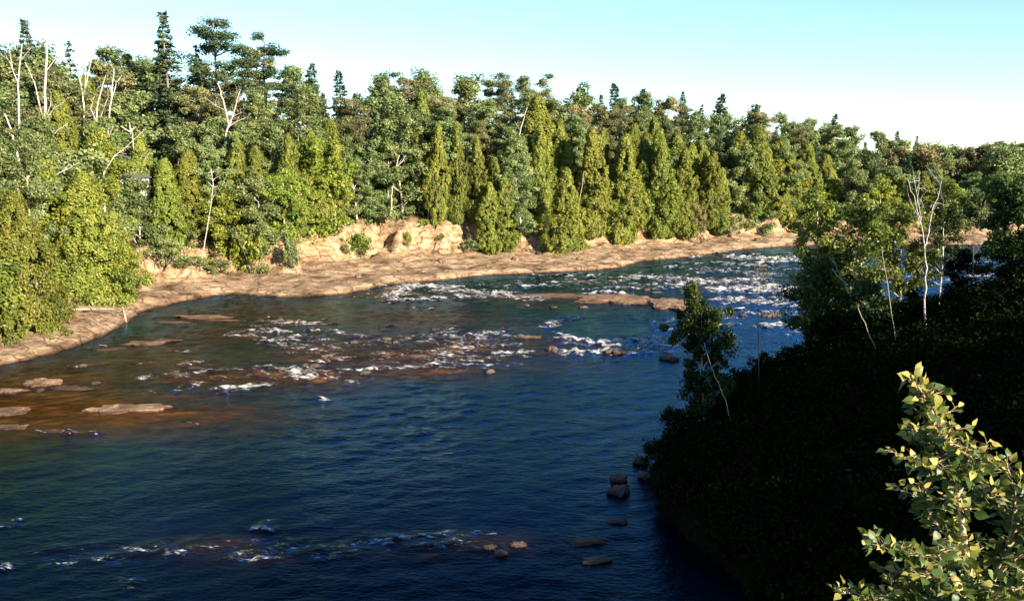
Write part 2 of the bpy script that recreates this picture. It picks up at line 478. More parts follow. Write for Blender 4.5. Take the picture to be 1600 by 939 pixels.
# breaking water: (x0, y0, x1, y1 in photo pixels, half width in m, strength)
ST = [(612, 462, 640, 448, 1.6, .9), (640, 446, 700, 450, 1.8, 1.0), (620, 470, 690, 466, 1.2, .9), (690, 455, 790, 458, 1.8, .85), (720, 462, 840, 466, 1.3, .75),
      (700, 445, 860, 446, 1.6, .45), (860, 440, 1000, 446, 2.0, .5), (900, 452, 990, 448, 1.0, .6),
      (915, 460, 945, 456, .5, 1.1), (945, 456, 985, 462, .5, 1.1), (1000, 432, 1120, 440, 2.4, .8), (1060, 445, 1180, 436, 2.0, .85), (1090, 420, 1200, 428, 2.2, .65),
      (1150, 402, 1235, 406, 2.6, 1.0), (1120, 410, 1200, 415, 1.5, .7), (1130, 452, 1240, 452, 2.2, 1.05), (1150, 468, 1235, 476, 1.8, .9), (1180, 440, 1240, 460, 1.6, .8),
      (1170, 490, 1260, 488, 1.3, .55), (1190, 510, 1255, 511, .9, .95), (1240, 520, 1290, 535, 1.0, .5), (1240, 400, 1380, 402, 3, .6), (1230, 470, 1330, 450, 2.5, .6),
      (1500, 425, 1590, 428, 2.0, .9), (1520, 432, 1570, 436, 1.5, .8), (1400, 430, 1500, 440, 3, .5),
      (853, 512, 870, 507, .7, 1.0), (866, 503, 897, 498, .9, .8), (872, 518, 905, 532, .45, .95), (905, 533, 960, 540, .8, 1.1), (930, 533, 1010, 532, .9, .85), (980, 528, 1050, 536, 1.0, .75),
      (873, 548, 905, 553, .45, 1.0), (892, 549, 945, 549, .6, 1.15), (1030, 515, 1070, 522, .8, .7), (1055, 533, 1085, 532, .6, .8),
      (777, 551, 828, 550, .45, 1.1), (790, 556, 822, 556, .3, .8), (690, 560, 740, 530, 1.8, .62), (715, 525, 770, 520, 1.2, .75), (730, 545, 760, 540, .8, .8), (700, 575, 740, 560, 1.2, .5),
      (630, 574, 685, 571, .4, 1.05), (545, 578, 605, 575, .45, 1.0), (600, 560, 700, 545, 1.5, .42), (455, 578, 470, 590, .6, 1.0), (460, 588, 500, 592, .5, 1.0), (460, 577, 500, 580, .4, .9), (505, 591, 525, 591, .25, .9),
      (345, 606, 385, 606, .55, 1.15), (385, 603, 418, 600, .5, 1.0), (285, 585, 340, 578, .4, .95), (340, 578, 400, 575, .35, .75), (218, 592, 240, 586, .3, .8), (280, 610, 300, 606, .3, .7), (340, 590, 460, 582, .5, .45),
      (440, 503, 490, 506, .7, .95), (395, 517, 425, 515, .7, .8), (425, 518, 450, 518, .5, .9), (480, 515, 505, 517, .6, .65), (420, 530, 470, 545, 1.6, .5), (530, 520, 560, 525, .8, .7), (560, 535, 680, 530, 1.8, .38),
      (360, 522, 400, 527, .8, .6), (470, 530, 520, 545, 1.4, .42), (640, 480, 670, 482, .5, .7), (560, 462, 620, 455, 1.0, .5),
      (100, 676, 150, 677, .22, .85), (60, 672, 100, 673, .2, .6), (500, 622, 512, 627, .22, 1.0), (290, 660, 310, 662, .12, .7),
      (-40, 882, 14, 888, .28, 1.1), (12, 822, 24, 812, .16, .9), (370, 873, 430, 866, .28, .75), (395, 826, 425, 828, .2, .8), (410, 822, 420, 815, .15, .8), (664, 838, 705, 830, .22, .8), (740, 832, 765, 834, .15, .7),
      (80, 880, 200, 868, .5, .42), (200, 860, 420, 850, .6, .40), (420, 852, 600, 850, .45, .42), (600, 848, 720, 838, .4, .40), (190, 905, 210, 915, .3, .5), (60, 860, 200, 850, .3, .3)]
SEG = []
for x0, y0, x1, y1, hw, st_ in ST:
    a, b = at(x0, y0), at(x1, y1)
    SEG.append((a.x, a.y, b.x, b.y, hw, st_ * (.8 if y0 > 800 else 1)))  # front riffle foam weakened, shade built into its strength
# many short broken streaks through the rapids
srf = random.Random(21)
for cx, cy, ww, hh_, n_ in [(700, 458, 130, 14, 26), (950, 440, 150, 12, 34), (1130, 430, 100, 34, 60), (1180, 480, 70, 30, 26), (450, 520, 80, 26, 26), (600, 540, 130, 34, 40), (740, 545, 60, 32, 40), (470, 585, 80, 14, 16),
                            (960, 540, 100, 14, 20), (1050, 520, 40, 20, 12), (320, 595, 90, 22, 14), (380, 862, 200, 10, 20), (600, 850, 120, 8, 12), (1540, 425, 60, 16, 14), (1320, 440, 80, 30, 26), (200, 560, 120, 30, 8)]:
    for _ in range(n_):
        x0 = cx + srf.uniform(-1, 1) * ww; y0 = cy + srf.uniform(-1, 1) * hh_
        l_ = srf.uniform(8, 34); sl = srf.uniform(-.16, .10)
        a = at(x0, y0); b = at(x0 + l_, y0 + l_ * sl)
        SEG.append((a.x, a.y, b.x, b.y, srf.uniform(.14, .40) * (1 if y0 > 600 else 1.4), srf.uniform(.45, .95) * (.55 if y0 > 800 else .78 if x0 < 800 else 1.08)))  # front streaks weakened as well, standing for shade over them
# rocky shallow water where the bed shows reddish: px, py, rx m, ry m, amount
SH = [(60, 640, 9, 5.5, 1.0), (180, 650, 8, 3.5, .9), (-60, 640, 12, 6, 1.0), (220, 570, 10, 9, .60), (330, 530, 10, 9, .5), (350, 590, 8, 4, .7), (470, 585, 6, 4, .75), (600, 555, 12, 5, .7), (720, 545, 9, 5, .6), (80, 600, 10, 9, .7),
      (640, 580, 8, 3, .6), (870, 470, 16, 6, .35), (430, 490, 14, 10, .55), (620, 500, 12, 9, .5), (560, 530, 12, 8, .4), (1130, 440, 12, 8, .25), (560, 462, 10, 4, .5), (760, 540, 7, 5, .4), (850, 535, 4, 3, .4), (560, 855, 6, 1.2, .22), (650, 850, 5, 1.0, .22)]
SHW = [(*at(a, b)[:2], c, d, e) for a, b, c, d, e in SH]


def wz(X, Y):
    foam = np.zeros(X.shape)
    for ax, ay, bx, by, hw, st_ in SEG:
        m = (X > min(ax, bx) - 3 * hw - 1) & (X < max(ax, bx) + 3 * hw + 1) & (Y > min(ay, by) - 3 * hw - 1) & (Y < max(ay, by) + 3 * hw + 1)
        if not m.any(): continue
        x, y = X[m], Y[m]
        L = (bx - ax) ** 2 + (by - ay) ** 2 + 1e-9
        t = np.clip(((x - ax) * (bx - ax) + (y - ay) * (by - ay)) / L, 0, 1)
        wx = (fbm(x * 1.3, y * 1.3, 2, 3) - .5) * hw * 1.4
        d = np.hypot(x - ax - t * (bx - ax), y - ay - t * (by - ay) + wx)
        foam[m] = np.maximum(foam[m], st_ * np.exp(-(d / hw) ** 2 * .8))
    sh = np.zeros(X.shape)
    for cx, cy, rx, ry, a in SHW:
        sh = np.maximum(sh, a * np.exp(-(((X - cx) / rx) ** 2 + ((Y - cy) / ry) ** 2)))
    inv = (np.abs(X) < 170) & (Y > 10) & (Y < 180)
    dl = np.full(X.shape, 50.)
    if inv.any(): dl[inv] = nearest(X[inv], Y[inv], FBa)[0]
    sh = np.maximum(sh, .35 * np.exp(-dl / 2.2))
    rap = np.clip(np.maximum(foam * 1.2, fbm(X * .08, Y * .08, 3, 12) * .6 - .1), 0, 1)
    zone = sstep(48, 62, Y - X * .3) * .5
    rap = np.maximum(rap, zone * fbm(X * .2, Y * .2, 2, 19))
    # real chop: long swell plus short waves, taller where it breaks
    th = .5
    u = X * math.cos(th) + Y * math.sin(th); v = -X * math.sin(th) + Y * math.cos(th)
    z = (fbm(u * .35, v * .7, 3, 2) - .5) * (.05 + .16 * rap) + (fbm(u * 1.1, v * 1.9, 2, 6) - .5) * (.035 + .26 * rap)
    z = z + foam * .06 + foam * (fbm(X * 2.2, Y * 2.2, 2, 9) - .45) * .6
    return z, {'foam': foam, 'shallow': np.clip(sh, 0, 1), 'rapid': rap}


def near_river(X, Y):
    z = np.zeros(X.shape, bool)
    ins = in_river(X, Y)
    z |= ins
    m = ~ins & (X > -80) & (X < 200) & (Y > -60) & (Y < 200)
    if m.any():
        d = np.minimum(nearest(X[m], Y[m], FBa)[0], nearest(X[m], Y[m], NBa)[0])
        z[m] = d < 3
    return z


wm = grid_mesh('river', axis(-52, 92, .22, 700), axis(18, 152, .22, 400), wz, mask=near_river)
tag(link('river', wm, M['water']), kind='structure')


# ------------------------------------------------------------------ foliage builders
def cards(P, L, W, tint, up=None, updir=0.0, out=None, ow=.55):
    """leaf sprays: one kite-shaped bent leaf face per point, turned mostly outward from its clump"""
    n = len(P)
    c = rng.normal(size=(n, 3)); c /= np.linalg.norm(c, axis=1)[:, None] + 1e-9
    if out is not None:
        o = out / (np.linalg.norm(out, axis=1)[:, None] + 1e-9)
        c = c * (1 - ow) + o * ow + np.array([0, 0, .12])
        c /= np.linalg.norm(c, axis=1)[:, None] + 1e-9
    a = rng.normal(size=(n, 3))
    if up is not None: a = a * (1 - updir) + up * updir * 1.6
    a -= (a * c).sum(1)[:, None] * c
    a /= np.linalg.norm(a, axis=1)[:, None] + 1e-9
    b = np.cross(a, c)
    L = np.asarray(L).reshape(-1, 1) * (.7 + .6 * rng.rand(n, 1)); W = np.asarray(W).reshape(-1, 1) * (.7 + .6 * rng.rand(n, 1))
    v0 = P - a * L * .5; v1 = P + b * W * .5 - c * L * .10; v2 = P + a * L * .5; v3 = P - b * W * .5 - c * L * .10
    co = np.stack([v0, v1, v2, v3], 1).reshape(-1, 3)
    q = np.arange(n * 4).reshape(n, 4)
    return co, q, np.repeat(tint, 4)


class Tubes:
    def __init__(s): s.co = []; s.q = []; s.n = 0

    def add(s, pts, rad, k=6):
        pts = np.asarray(pts, float); m = len(pts)
        rad = np.asarray(rad, float)
        t = np.gradient(pts, axis=0); t /= np.linalg.norm(t, axis=1)[:, None] + 1e-9
        ref = np.array([0.31, .17, .93]) if abs(t[0][2]) < .8 else np.array([.93, .2, .1])
        u = np.cross(t, ref); u /= np.linalg.norm(u, axis=1)[:, None] + 1e-9
        v = np.cross(t, u)
        an = np.arange(k) * 2 * math.pi / k
        ring = pts[:, None] + rad[:, None, None] * (np.cos(an)[None, :, None] * u[:, None] + np.sin(an)[None, :, None] * v[:, None])
        s.co.append(ring.reshape(-1, 3))
        i = np.arange(m - 1)[:, None] * k; j = np.arange(k)[None]; j2 = (j + 1) % k
        q = np.stack([i + j, i + j2, i + k + j2, i + k + j], -1).reshape(-1, 4) + s.n
        s.q.append(q); s.n += m * k
        # tip
        return s

    def mesh(s, name):
        me = fast_mesh(name, np.concatenate(s.co), np.concatenate(s.q))
        me.polygons.foreach_set('use_smooth', np.ones(len(me.polygons), bool))
        return me


def wiggle(p0, p1, n, amp, r=rnd, sag=0.0):
    p0 = np.array(p0, float); p1 = np.array(p1, float)
    t = np.linspace(0, 1, n)[:, None]
    p = p0 + (p1 - p0) * t
    L = np.linalg.norm(p1 - p0)
    for f in (1, 2, 3):
        d = rng.normal(size=3) * amp * L / f
        p = p + np.sin(t * math.pi * f) * d * .5
    p[:, 2] += (np.sin(t[:, 0] * math.pi) * sag * L)
    return p


def clumped(cen, rad, n, flat=1.0, shell=.55):
    """n points spread in each clump, denser towards its skin"""
    k = len(cen)
    d = rng.normal(size=(k, n, 3)); d /= np.linalg.norm(d, axis=2)[..., None]
    r = shell + (1 - shell) * rng.rand(k, n, 1)
    r = np.where(rng.rand(k, n, 1) < .3, rng.rand(k, n, 1), r)
    d = d * r * np.asarray(rad).reshape(-1, 1, 1)
    d[..., 2] *= flat
    return (np.asarray(cen)[:, None] + d).reshape(-1, 3)


def t_cedar(H=12, R=2.1, leaf=.30, nb=420, per=20, full=0.0):
    tb = Tubes(); lean = rng.normal(size=2) * .25
    tr = wiggle((0, 0, -.6), (lean[0], lean[1], H * .97), 10, .012)
    tb.add(tr, np.linspace(.17, .02, 10) * H / 12)
    cen = []; ten = []; outs = []
    ph = rng.rand(6) * 6.28
    for i in range(nb):
        f = rng.rand() ** 1.25 * .99
        an = rng.rand() * 6.283
        prof = (1 - f) ** .62 * min(1, (f + .10) / .26 if not full else 1)
        prof *= 1 + .22 * math.sin(2 * an + ph[0] + f * 7) + .20 * math.sin(3 * an + ph[1] - f * 11) + .14 * math.sin(f * 31 + ph[2] + an)
        r = R * prof * (.55 + .5 * rng.rand() ** .5) + .04
        base = tr[min(9, int(f * 10))]
        p = (base[0] + math.cos(an) * r, base[1] + math.sin(an) * r, f * H * .985 + .15 - r * .15)
        cen.append(p); ten.append(np.clip(.5 + .24 * rng.normal() + .2 * (f - .4), 0, 1)); outs.append((math.cos(an) * .7, math.sin(an) * .7, .75))
        if rng.rand() < .16:
            tb.add(wiggle(base, p, 4, .08), [.03, .025, .02, .008], 4)
    cen = np.array(cen)
    P = clumped(cen, .22 + .26 * rng.rand(nb) * (1.15 - cen[:, 2] / H), per, 1.25)
    tn = np.repeat(np.array(ten), per) + rng.normal(size=len(P)) * .10
    up = np.repeat(np.array(outs), per, 0)
    ow = P - np.repeat(cen, per, 0); ow /= np.linalg.norm(ow, axis=1)[:, None] + 1e-9
    ow = ow * .7 + up
    co, q, t = cards(P, leaf, leaf * .6, np.clip(tn, 0, 1), up, .45, ow, .6)
    return fast_mesh('crown', co, q, t), tb.mesh('trunk')


def t_spruce(H=15, R=2.3, leaf=.34, sparse=1.0, bare=.08, per=26, ragged=0.0):
    tb = Tubes(); tr = wiggle((0, 0, -.6), (rng.normal() * .2, rng.normal() * .2, H), 12, .006)
    tb.add(tr, np.linspace(.20, .015, 12) * H / 15)
    P = []; T = []; U = []
    z = H * bare
    while z < H * .985:
        f = z / H
        base = tr[0] + (tr[-1] - tr[0]) * f; base[2] = z
        nbr = int(6 * sparse + 2 * rng.rand())
        lvl = .75 + .35 * rng.rand()
        for j in range(nbr):
            an = rng.rand() * 6.283
            L = R * ((1 - f) ** .8) * lvl * (.55 + .6 * rng.rand()) + .12
            if rng.rand() < ragged: L *= rng.rand() * .6 + .1
            tip = base + np.array([math.cos(an) * L, math.sin(an) * L, -L * .42 + f * L * .6])
            br = wiggle(base, tip, 5, .05, sag=-.05)
            tb.add(br, [.035, .03, .022, .014, .006], 4)
            k = max(5, int(per * L / R))
            tt = .25 + .75 * rng.rand(k) ** .7
            p = base + (tip - base) * tt[:, None]
            side = np.array([-math.sin(an), math.cos(an), 0])
            p = p + side * (rng.normal(size=(k, 1)) * .16 * (L * .5 + .3)) + np.array([0, 0, 1]) * (rng.normal(size=(k, 1)) * .07 - .06)
            P.append(p); T.append(np.clip(.45 + .2 * rng.normal() + .15 * rng.normal(size=k), 0, 1))
            U.append(np.tile((math.cos(an), math.sin(an), -.15), (k, 1)))
        z += H * .016 * (1 + .5 * rng.rand()) / max(sparse, .6)
    P = np.concatenate(P); 
    co, q, t = cards(P, leaf, leaf * .45, np.concatenate(T), np.concatenate(U), .55, np.concatenate(U) * .6 + np.array([0, 0, .8]), .5)
    return fast_mesh('crown', co, q, t), tb.mesh('trunk')


def t_pine(H=14, R=3.0, leaf=.26, start=.45, nb=20, per=70, csz=.75, k=3):
    """open irregular crown of flat needle pads on crooked limbs"""
    tb = Tubes(); tr = wiggle((0, 0, -.6), (rng.normal() * .5, rng.normal() * .5, H * .96), 12, .02)
    tb.add(tr, np.linspace(.22, .04, 12) * H / 14)
    cen = []; rad = []
    for i in range(nb):
        f = start + (1 - start) * (i + rng.rand()) / nb
        base = tr[min(11, int(f * 11.5))].copy()
        an = i * 2.4 + rng.normal() * .5
        L = R * (.45 + .6 * rng.rand()) * (math.sin(min(1, (1 - f) / (1 - start) + .22) * 1.9))
        tip = base + np.array([math.cos(an) * L, math.sin(an) * L, L * (.15 + .35 * rng.rand())])
        br = wiggle(base, tip, 6, .10)
        tb.add(br, np.linspace(.07, .015, 6), 5)
        for j in range(k):
            c = br[3 + j % 3] + rng.normal(size=3) * np.array([.35, .35, .18])
            cen.append(c); rad.append(csz * (.6 + .6 * rng.rand()))
    cen = np.array(cen); P = clumped(cen, rad, per, .62, .4)
    tn = np.repeat(np.clip(.5 + .25 * rng.normal(size=len(cen)), 0, 1), per) + rng.normal(size=len(P)) * .08
    co, q, t = cards(P, leaf, leaf * .5, np.clip(tn, 0, 1), None, 0, (P - np.repeat(cen, per, 0)) * np.array([1, 1, 2.]), .5)
    return fast_mesh('crown', co, q, t), tb.mesh('trunk')


def t_leafy(H=12, R=2.4, leaf=.22, start=.30, nb=16, per=75, csz=.85, k=4, tr_r=.13, fork=False, top=1.0, lean=None, flat=.8):
    tb = Tubes(); ln = rng.normal(size=2) * .5 if lean is None else lean
    tr = wiggle((0, 0, -.6), (ln[0], ln[1], H * .93), 12, .02)
    tb.add(tr, np.linspace(tr_r, .03, 12), 7)
    cen = [tr[-1]]; rad = [csz * .7]
    for i in range(nb):
        f = start + (1 - start) * (i + .8 * rng.rand()) / nb
        base = tr[min(11, int(f * 11.5))].copy()
        an = i * 2.4 + rng.normal() * .6
        g = (f - start) / (1 - start)
        L = R * (.55 + .5 * rng.rand()) * (math.sin(math.pi * (.18 + .76 * g)) ** .7)
        tip = base + np.array([math.cos(an) * L, math.sin(an) * L, L * (.35 + .7 * rng.rand()) * (1 - .3 * g)])
        tip[2] = min(tip[2], H * .97)
        br = wiggle(base, tip, 6, .07, sag=.05)
        tb.add(br, np.linspace(tr_r * .42, .010, 6), 5)
        for j in range(k):
            c = br[2 + (j * 3) % 4] + rng.normal(size=3) * .38 * csz
            cen.append(c); rad.append(csz * (.45 + .6 * rng.rand()))
            if rng.rand() < .5: tb.add(wiggle(br[3], c, 3, .08), [tr_r * .16, tr_r * .1, .004], 4)
    cen = np.array(cen); P = clumped(cen, rad, per, flat, .45)
    tn = np.repeat(np.clip(.5 + .26 * rng.normal(size=len(cen)), 0, 1), per) + rng.normal(size=len(P)) * .10
    co, q, t = cards(P, leaf, leaf * .75, np.clip(tn, 0, 1), None, 0, P - np.repeat(cen, per, 0), .55)
    return fast_mesh('crown', co, q, t), tb.mesh('trunk')


def t_bush(H=2, R=1.3, leaf=.16, n=34, per=60):
    tb = Tubes(); cen = []; rad = []
    for i in range(n):
        an = rng.rand() * 6.283; e = rng.rand() ** .7
        r = R * math.sqrt(1 - e * e * .8) * (.3 + .7 * rng.rand())
        c = np.array([math.cos(an) * r, math.sin(an) * r, .1 + e * H * .85]); cen.append(c); rad.append(.30 * (.6 + .7 * rng.rand()) * R / 1.1)
        if i % 3 == 0: tb.add(wiggle((c[0] * .1, c[1] * .1, -.3), c, 5, .06), [.03, .026, .02, .014, .006], 4)
    P = clumped(np.array(cen), rad, per, .9)
    tn = np.repeat(np.clip(.5 + .22 * rng.normal(size=n), 0, 1), per) + rng.normal(size=len(P)) * .1
    co, q, t = cards(P, leaf, leaf * .7, np.clip(tn, 0, 1), None, 0, P - np.repeat(np.array(cen), per, 0), .55)
    return fast_mesh('foliage', co, q, t), tb.mesh('stem')


# every prototype: (nominal height, nominal radius, crown mesh, trunk mesh, crown material, trunk material)
PR = {}


def proto(key, n, fn, H, R, cm, tm, **k):
    L = []
    for i in range(n):
        c, t = fn(H=H, R=R, **k)
        c.materials.append(M[cm]); t.materials.append(M[tm])
        L.append((H, R, c, t))
    PR[key] = L


proto('cedar', 5, t_cedar, 12, 2.5, 'cedar', 'grey_bark', nb=800, per=42, leaf=.24)
proto('cedar_low', 2, t_cedar, 8, 2.9, 'cedar', 'grey_bark', full=1, nb=900, per=60, leaf=.17)
proto('spruce', 4, t_spruce, 15, 2.5, 'spruce', 'grey_bark', per=55, leaf=.30)
proto('spruce_ragged', 2, t_spruce, 15, 2.4, 'spruce', 'grey_bark', sparse=.75, ragged=.45, per=60, leaf=.30)
proto('pine', 4, t_pine, 12, 3.0, 'pine', 'grey_bark', start=.14, nb=34, per=130, csz=.72, leaf=.22, k=5)
proto('pine_open', 3, t_pine, 15, 3.6, 'spruce', 'grey_bark', start=.34, nb=22, per=110, csz=.72, k=5, leaf=.22)
proto('birch', 6, t_leafy, 12, 2.6, 'birch', 'birch_bark', start=.10, nb=28, per=105, csz=.72, leaf=.20, k=7)
proto('aspen', 3, t_leafy, 13, 2.4, 'birch', 'tan_bark', start=.30, nb=21, per=105, leaf=.19, csz=.70, k=7)
proto('yellow', 3, t_leafy, 9, 2.6, 'yellow', 'tan_bark', start=.05, nb=28, per=110, leaf=.18, csz=.68, k=7)
proto('brown', 2, t_leafy, 10, 2.8, 'brown', 'grey_bark', start=.12, nb=24, per=100, leaf=.20, csz=.70, k=6)
proto('bush', 3, t_bush, 2, 1.3, 'birch', 'grey_bark')
proto('bush_yellow', 2, t_bush, 2, 1.3, 'yellow', 'grey_bark')
proto('bush_painted_shade', 3, t_bush, 2, 1.3, 'dark', 'grey_bark', leaf=.14)

NAME = dict(cedar='cedar_tree', cedar_low='cedar_tree', spruce='spruce_tree', spruce_ragged='spruce_tree', pine='pine_tree', pine_open='pine_tree', birch='birch_tree', aspen='aspen_tree',
            yellow='broadleaf_tree', brown='broadleaf_tree', bush='bush', bush_yellow='bush', bush_painted_shade='bush')
PLACED = []


def plant(key, x, y, H, R, label, group=None, z=None, vi=None):
    L = PR[key]
    h0, r0, cm, tm = L[rnd.randrange(len(L)) if vi is None else vi % len(L)]
    nm = NAME[key]
    if z is None and 'bush' not in key and H / R < h0 / r0 * .85:     # keep natural proportions: the foot stands lower in a hollow
        Hn = R * h0 / r0 * .85; z = ground_z(x, y) + H - Hn; H = Hn
    o = bpy.data.objects.new(nm, None); C.objects.link(o)
    o.empty_display_size = .2
    o.location = (x, y, (ground_z(x, y) - .05) if z is None else z)
    sxy = R / r0; o.scale = (sxy, sxy, H / h0)
    o.rotation_euler = (rnd.gauss(0, .025), rnd.gauss(0, .025), rnd.random() * 6.283)
    b = 'bush' in key
    link('foliage' if b else 'crown', cm, None, o); link('stem' if b else 'trunk', tm, None, o)
    tag(o, label, 'bush' if b else nm.replace('_', ' '), group)
    PLACED.append(o)
    return o


def behind_edge(px, off, py=380):
    """point on the far bank, `off` metres behind the forest edge, in the direction of photo column px"""
    d = at(px, py); dx = d.x / d.y
    ys = np.arange(45, 260, .25)
    _, _, e, left = terrain(ys * dx, ys)
    ok = (e > off) & left & (ys > 0)
    i = int(np.argmax(ok)); return float(ys[i] * dx), float(ys[i])


def bank(key, px, off, top, wpx, label, group=None, vi=None, py=380):
    x, y = behind_edge(px, off, py)
    zt = height_for(x, y, top); g = ground_z(x, y)
    H = max(zt - g, 1.0)
    R = wpx / 2 / FPX * math.hypot(x, y) * (.86 if key == 'cedar' and px > 860 else 1)
    return plant(key, x, y, H, R, label, group, vi=vi)


# ------------------------------------------------------------------ trees told apart on the sunlit bank
bank('cedar', -14, 1.5, 205, 120, 'yellow-green cedar cut by the photo edge at the left shore', vi=0, py=500)
bank('cedar_low', 30, .5, 300, 120, 'low spreading yellow-green cedar overhanging the shore at the far left', vi=0, py=500)
bank('yellow', 75, 4.0, 250, 120, 'dark-hollowed round green tree between the forked white snag and the big cedar', vi=0, py=480)
bank('birch', 118, 3.0, 235, 150, 'big bushy green tree below the straight white snag', vi=1, py=460)
bank('cedar_low', 140, 1.0, 270, 135, 'broad yellow-green cedar leaning low over the water beside the pale driftwood', vi=1, py=480)
bank('cedar_low', 184, 1.4, 330, 62, 'smaller cedar filling the right skirt of the broad leaning cedar', vi=0, py=470)
bank('birch', 224, 8.5, 258, 70, 'slim green tree hiding the right half of the white cabin', vi=3)
bank('birch', 214, 5, 280, 84, 'soft green tree just in front of the small white cabin', vi=2)
bank('bush', 262, 1.5, 372, 60, 'grey-green bush on the bank beside the dark gap of the broad cedar', vi=0)
bank('bush', 300, 1.0, 400, 55, 'low bush right above the rusty scar of the left bank', vi=1)
bank('bush', 338, .4, 405, 60, 'green bush touching the shore at the foot of the leaning thin birch', vi=2)
bank('birch', 285, 8, 285, 90, 'green sapling crown behind the grey-green shore bush', vi=0)
bank('yellow', 355, 3.0, 300, 95, 'light green tree behind the leaning thin birch', vi=1)
bank('bush_yellow', 392, .8, 345, 60, 'bright yellow-green bush beside the undercut bank', vi=0)
bank('birch', 410, 3, 270, 90, 'green tree above the undercut bank', vi=3)
bank('yellow', 490, 4.8, 222, 120, 'large rounded yellow-green tree at the left end of the sandy bluff', vi=2)
bank('bush_yellow', 474, 3.0, 345, 70, 'bright bush on the lip of the bluff under the large yellow-green tree', vi=1)
bank('yellow', 445, 4.5, 265, 80, 'mid-size yellow-green tree left of the large rounded one', vi=0)
bank('bush', 535, 4.0, 325, 55, 'dark green bush on top of the bluff above the orange sand', vi=0)
bank('birch', 577, 5.2, 220, 70, 'birch with bare pale stem above the left end of the sandy bluff', vi=4)
bank('bush', 600, 4.0, 330, 60, 'dark green bush on the bluff between two pale stems', vi=1)
bank('aspen', 622, 5.6, 172, 105, 'tall pale-leaved aspen with forked tan trunk above the bluff', vi=0)
bank('aspen', 698, 5.6, 190, 75, 'aspen with straight white trunk on top of the highest sand face', vi=1)
bank('aspen', 666, 6, 215, 60, 'slimmer aspen between the forked aspen and the straight one', vi=2)
bank('spruce_ragged', 655, 4.6, 290, 60, 'small ragged spruce on the bluff under the aspens', vi=0)
bank('spruce_ragged', 728, 4.5, 290, 55, 'greyish half-bare spruce at the right lip of the highest sand face', vi=1)
bank('cedar', 762, -.6, 284, 48, 'left one of the twin small cedars growing down the sand face', vi=1)
bank('cedar', 787, .4, 274, 50, 'right one of the twin small cedars growing down the sand face', vi=2)
bank('birch', 815, 1.2, 250, 62, 'dark green broadleaf right of the twin cedars', vi=1)
bank('cedar', 842, 8, 150, 79, 'tall narrow cedar rising behind the notch of pale rock', vi=3)
bank('cedar', 878, .2, 262, 79, 'dense cedar right of the notch of pale rock', vi=4)
bank('cedar', 925, 1.5, 200, 79, 'tall cedar, first of the row of tall cedars over the flat shelf', vi=0)
bank('cedar', 968, 1.2, 208, 81, 'second tall cedar of the row over the flat shelf', vi=1)
bank('cedar', 1003, 3, 250, 51, 'lower cedar squeezed between the tall second and third ones', vi=2)
bank('cedar', 1032, 1.0, 200, 71, 'third tall cedar of the row over the flat shelf', vi=3)
bank('cedar', 1068, 1.2, 232, 64, 'cedar between the third tall one and the grey dead shrub', vi=4)
bank('cedar', 1102, 1.4, 236, 61, 'cedar right behind the grey dead shrub', vi=0)
bank('cedar', 1122, 1.0, 262, 43, 'slim cedar at the left edge of the black gap in the trees', vi=1)
bank('cedar', 1176, 3.5, 194, 71, 'spire-shaped cedar right of the black gap in the trees', vi=2)
bank('cedar', 1212, 4, 215, 71, 'second cedar spire right of the black gap', vi=3)
bank('birch', 1190, 1.5, 300, 60, 'soft green tree above the second sandy slope', vi=2)
bank('cedar', 1242, 4, 250, 71, 'cedar behind the sunlit crown of the shaded bank', vi=4)
bank('bush_yellow', 565, -.5, 360, 36, 'bright green bush standing alone on the sandy bluff', vi=0)
for i, (px, off, top, wp, lab) in enumerate([(452, 1.2, 372, 34, 'small green shrub at the left toe of the sandy bluff'), (505, 2.0, 356, 30, 'small green shrub hanging on the bluff under the large rounded tree'), (590, 2.6, 344, 26, 'shrub clinging below the bluff lip right of the lone bright bush'),
        (662, 3.0, 346, 22, 'tiny shrub on the upper sand face'), (716, 3.2, 345, 28, 'shrub at the right lip of the sand face'), (690, .6, 388, 14, 'tiniest tuft-like shrub low on the sand face'), (735, .4, 372, 26, 'shrub against the left twin cedar'), (838, 2.6, 338, 30, 'shrub over the notch of pale rock'), (540, .3, 385, 20, 'low shrub left of the lone bright bush'), (1165, 1.2, 356, 24, 'shrub on the second sandy slope, left one'), (1206, 1.5, 354, 30, 'shrub on the second sandy slope, right one')]):
    bank(['bush', 'bush_yellow'][i % 2], px, off, top, wp, lab, vi=i)
bank('bush_yellow', 637, .8, 362, 18, 'tiny bright bush high on the sand face', vi=1)
bank('bush', 858, -.6, 350, 30, 'small green bush in the notch of pale rock', vi=2)
bank('bush', 1140, .2, 340, 40, 'green bush beneath the black gap in the trees', vi=0)
bank('brown', 1094, -1.2, 318, 26, 'grey-brown half-dead shrub at the foot of the cedars', vi=0)

for i, (px, tp, wd_, lab) in enumerate([(1545, 224, 100, 'green crown on the low far skyline left of the right photo edge tree'), (1588, 223, 100, 'green crown on the low far skyline above the right photo edge tree'), (1632, 224, 100, 'green crown of the low far skyline cut by the photo edge')]):
    bank('birch', px, 20, tp, wd_, lab, vi=i)
